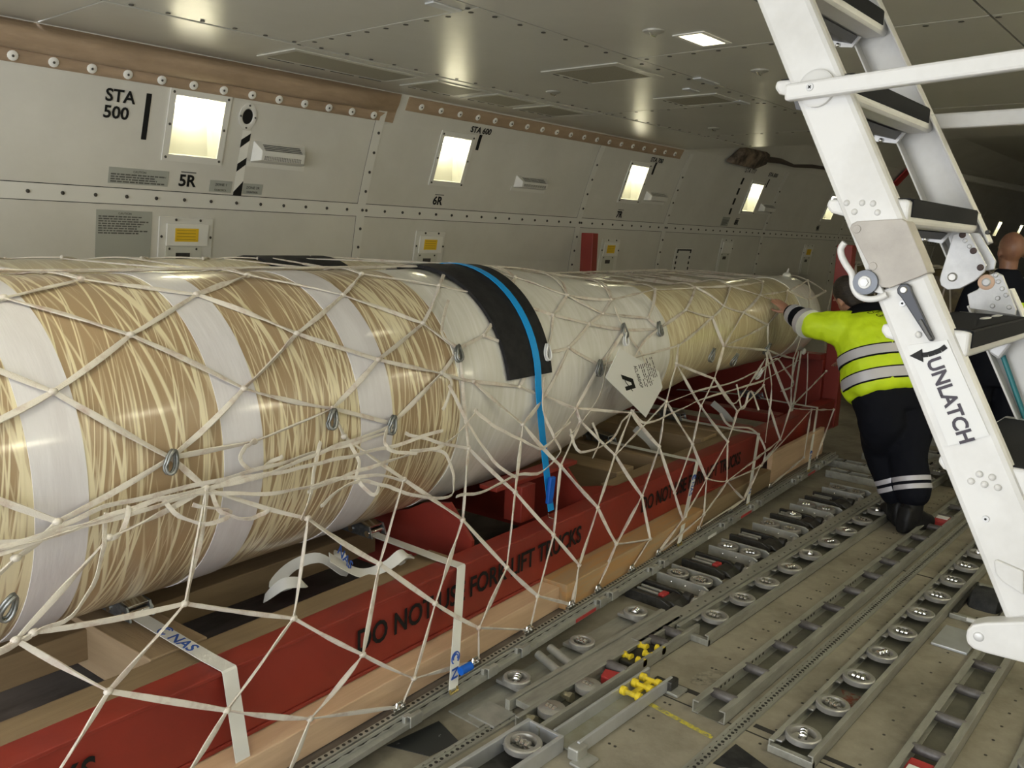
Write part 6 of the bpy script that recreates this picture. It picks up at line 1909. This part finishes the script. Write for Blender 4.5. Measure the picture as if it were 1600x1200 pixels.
T2 = [(0.86, 0.19, 0.14), (1.0, 0.205, 0.15), (1.2, 0.215, 0.15), (hz - 0.34, 0.225, 0.14), (hz - 0.26, 0.20, 0.11), (hz - 0.19, 0.10, 0.085), (hz - 0.13, 0.07, 0.07)]
j.loft([oval(b2 + u2 * z, r2, f2, a, c_) for z, a, c_ in T2])
for sd in (-1, 1):
    limb(j, [b2 + u2 * (hz - 0.30) + r2 * 0.12 * sd, b2 + u2 * (hz - 0.29) + r2 * 0.20 * sd, b2 + u2 * (hz - 0.58) + r2 * (0.27 * sd) + f2 * 0.03, b2 + u2 * (hz - 0.76) + r2 * (0.245 * sd) + f2 * 0.13], [0.09, 0.082, 0.068, 0.055])
remesh(j.build('shirt', m_navy, p, smooth=80), 0.013, 5)
v = MB()
vt = [(1.25, 0.225, 0.168), (1.32, 0.225, 0.165), (hz - 0.36, 0.215, 0.16)]
v.loft([oval(b2 + u2 * z, r2, f2, a, c_) for z, a, c_ in vt], True)
for sd in (-1, 1):
    v.tube([b2 + u2 * (hz - 0.44) - f2 * 0.15 + r2 * 0.14 * sd, b2 + u2 * (hz - 0.30) - f2 * 0.135 + r2 * 0.14 * sd, b2 + u2 * (hz - 0.205) - f2 * 0.03 + r2 * 0.12 * sd, b2 + u2 * (hz - 0.30) + f2 * 0.14 + r2 * 0.12 * sd], [1, 1, 1, 1], 6, True, False, (0.085, 0.03), [(-f2), (-f2 + u2), u2, f2])
v.build('hi_vis_vest', m_lime, p, smooth=60)
MB().loft([oval(b2 + u2 * z, r2, f2, 0.23, 0.176) for z in (1.28, 1.32)]).build('reflective_band', m_refl, p, smooth=60)
t_ = MB()
t_.loft([oval(b2 + u2 * z, r2, f2, a, c_) for z, a, c_ in ((0.98, 0.19, 0.15), (0.88, 0.20, 0.155), (0.80, 0.19, 0.14))])
for sd in (-1, 1):
    limb(t_, [b2 + u2 * 0.86 + r2 * 0.10 * sd, b2 + u2 * 0.48 + r2 * 0.12 * sd, b2 + u2 * 0.1 + r2 * 0.13 * sd], [0.115, 0.09, 0.08])
remesh(t_.build('trousers', m_navy, p, smooth=80), 0.013, 4)
for sd in (-1, 1):
    MB().ball(b2 + u2 * 0.055 + r2 * 0.13 * sd + f2 * 0.06, 0.06, 14, 8, (0.8, 2.1, 0.9), Matrix((r2, f2, u2)).transposed()).build('shoe', m_shoe, p, smooth=60)

# --- cargo further aft, seen between the ladder stiles
m_film2 = M('film_brown', (0.20, 0.15, 0.06), 0.35, c2=(0.10, 0.075, 0.035), scale=7, bump=0.6, bscale=12, coat=0.4)
c1 = at(1490, 470, 9.4); 
t = thing('cargo_stack', 'brown film-wrapped cargo under a net, seen between the ladder stiles', 'cargo', (c1.x + 0.5, c1.y + 0.3, 0.055))
bx = MB()
bx.box((c1.x - 0.1, c1.y - 0.35, 0.06), (c1.x + 1.6, c1.y + 1.3, 1.55))
bx.build('wrapped_block', m_film2, t, bevel=0.08)
nm = MB()
for k in range(9):
    y = c1.y - 0.35 + 0.2 * k
    nm.tube([(c1.x - 0.115, y, 0.2), (c1.x - 0.115, y + 0.1, 0.8), (c1.x - 0.115, y, 1.54), (c1.x + 0.2, y + 0.1, 1.565), (c1.x + 1.0, y, 1.565)], 0.010, 6)
    nm.tube([(c1.x - 0.115, y, 0.2), (c1.x - 0.115, y - 0.1, 0.8), (c1.x - 0.115, y, 1.54), (c1.x + 0.2, y - 0.1, 1.565), (c1.x + 1.0, y, 1.565)], 0.010, 6)
nm.build('net', m_web, t)
c3 = gp(1535, 700, 0.0)
t = tag(MB().box((c3.x, c3.y - 0.30, 0.0), (c3.x + 0.9, c3.y + 0.35, 0.92)).build('covered_crate', m_navy, bevel=0.05), 'black covered crate on the floor behind the ladder and left of the bald person', 'crate')
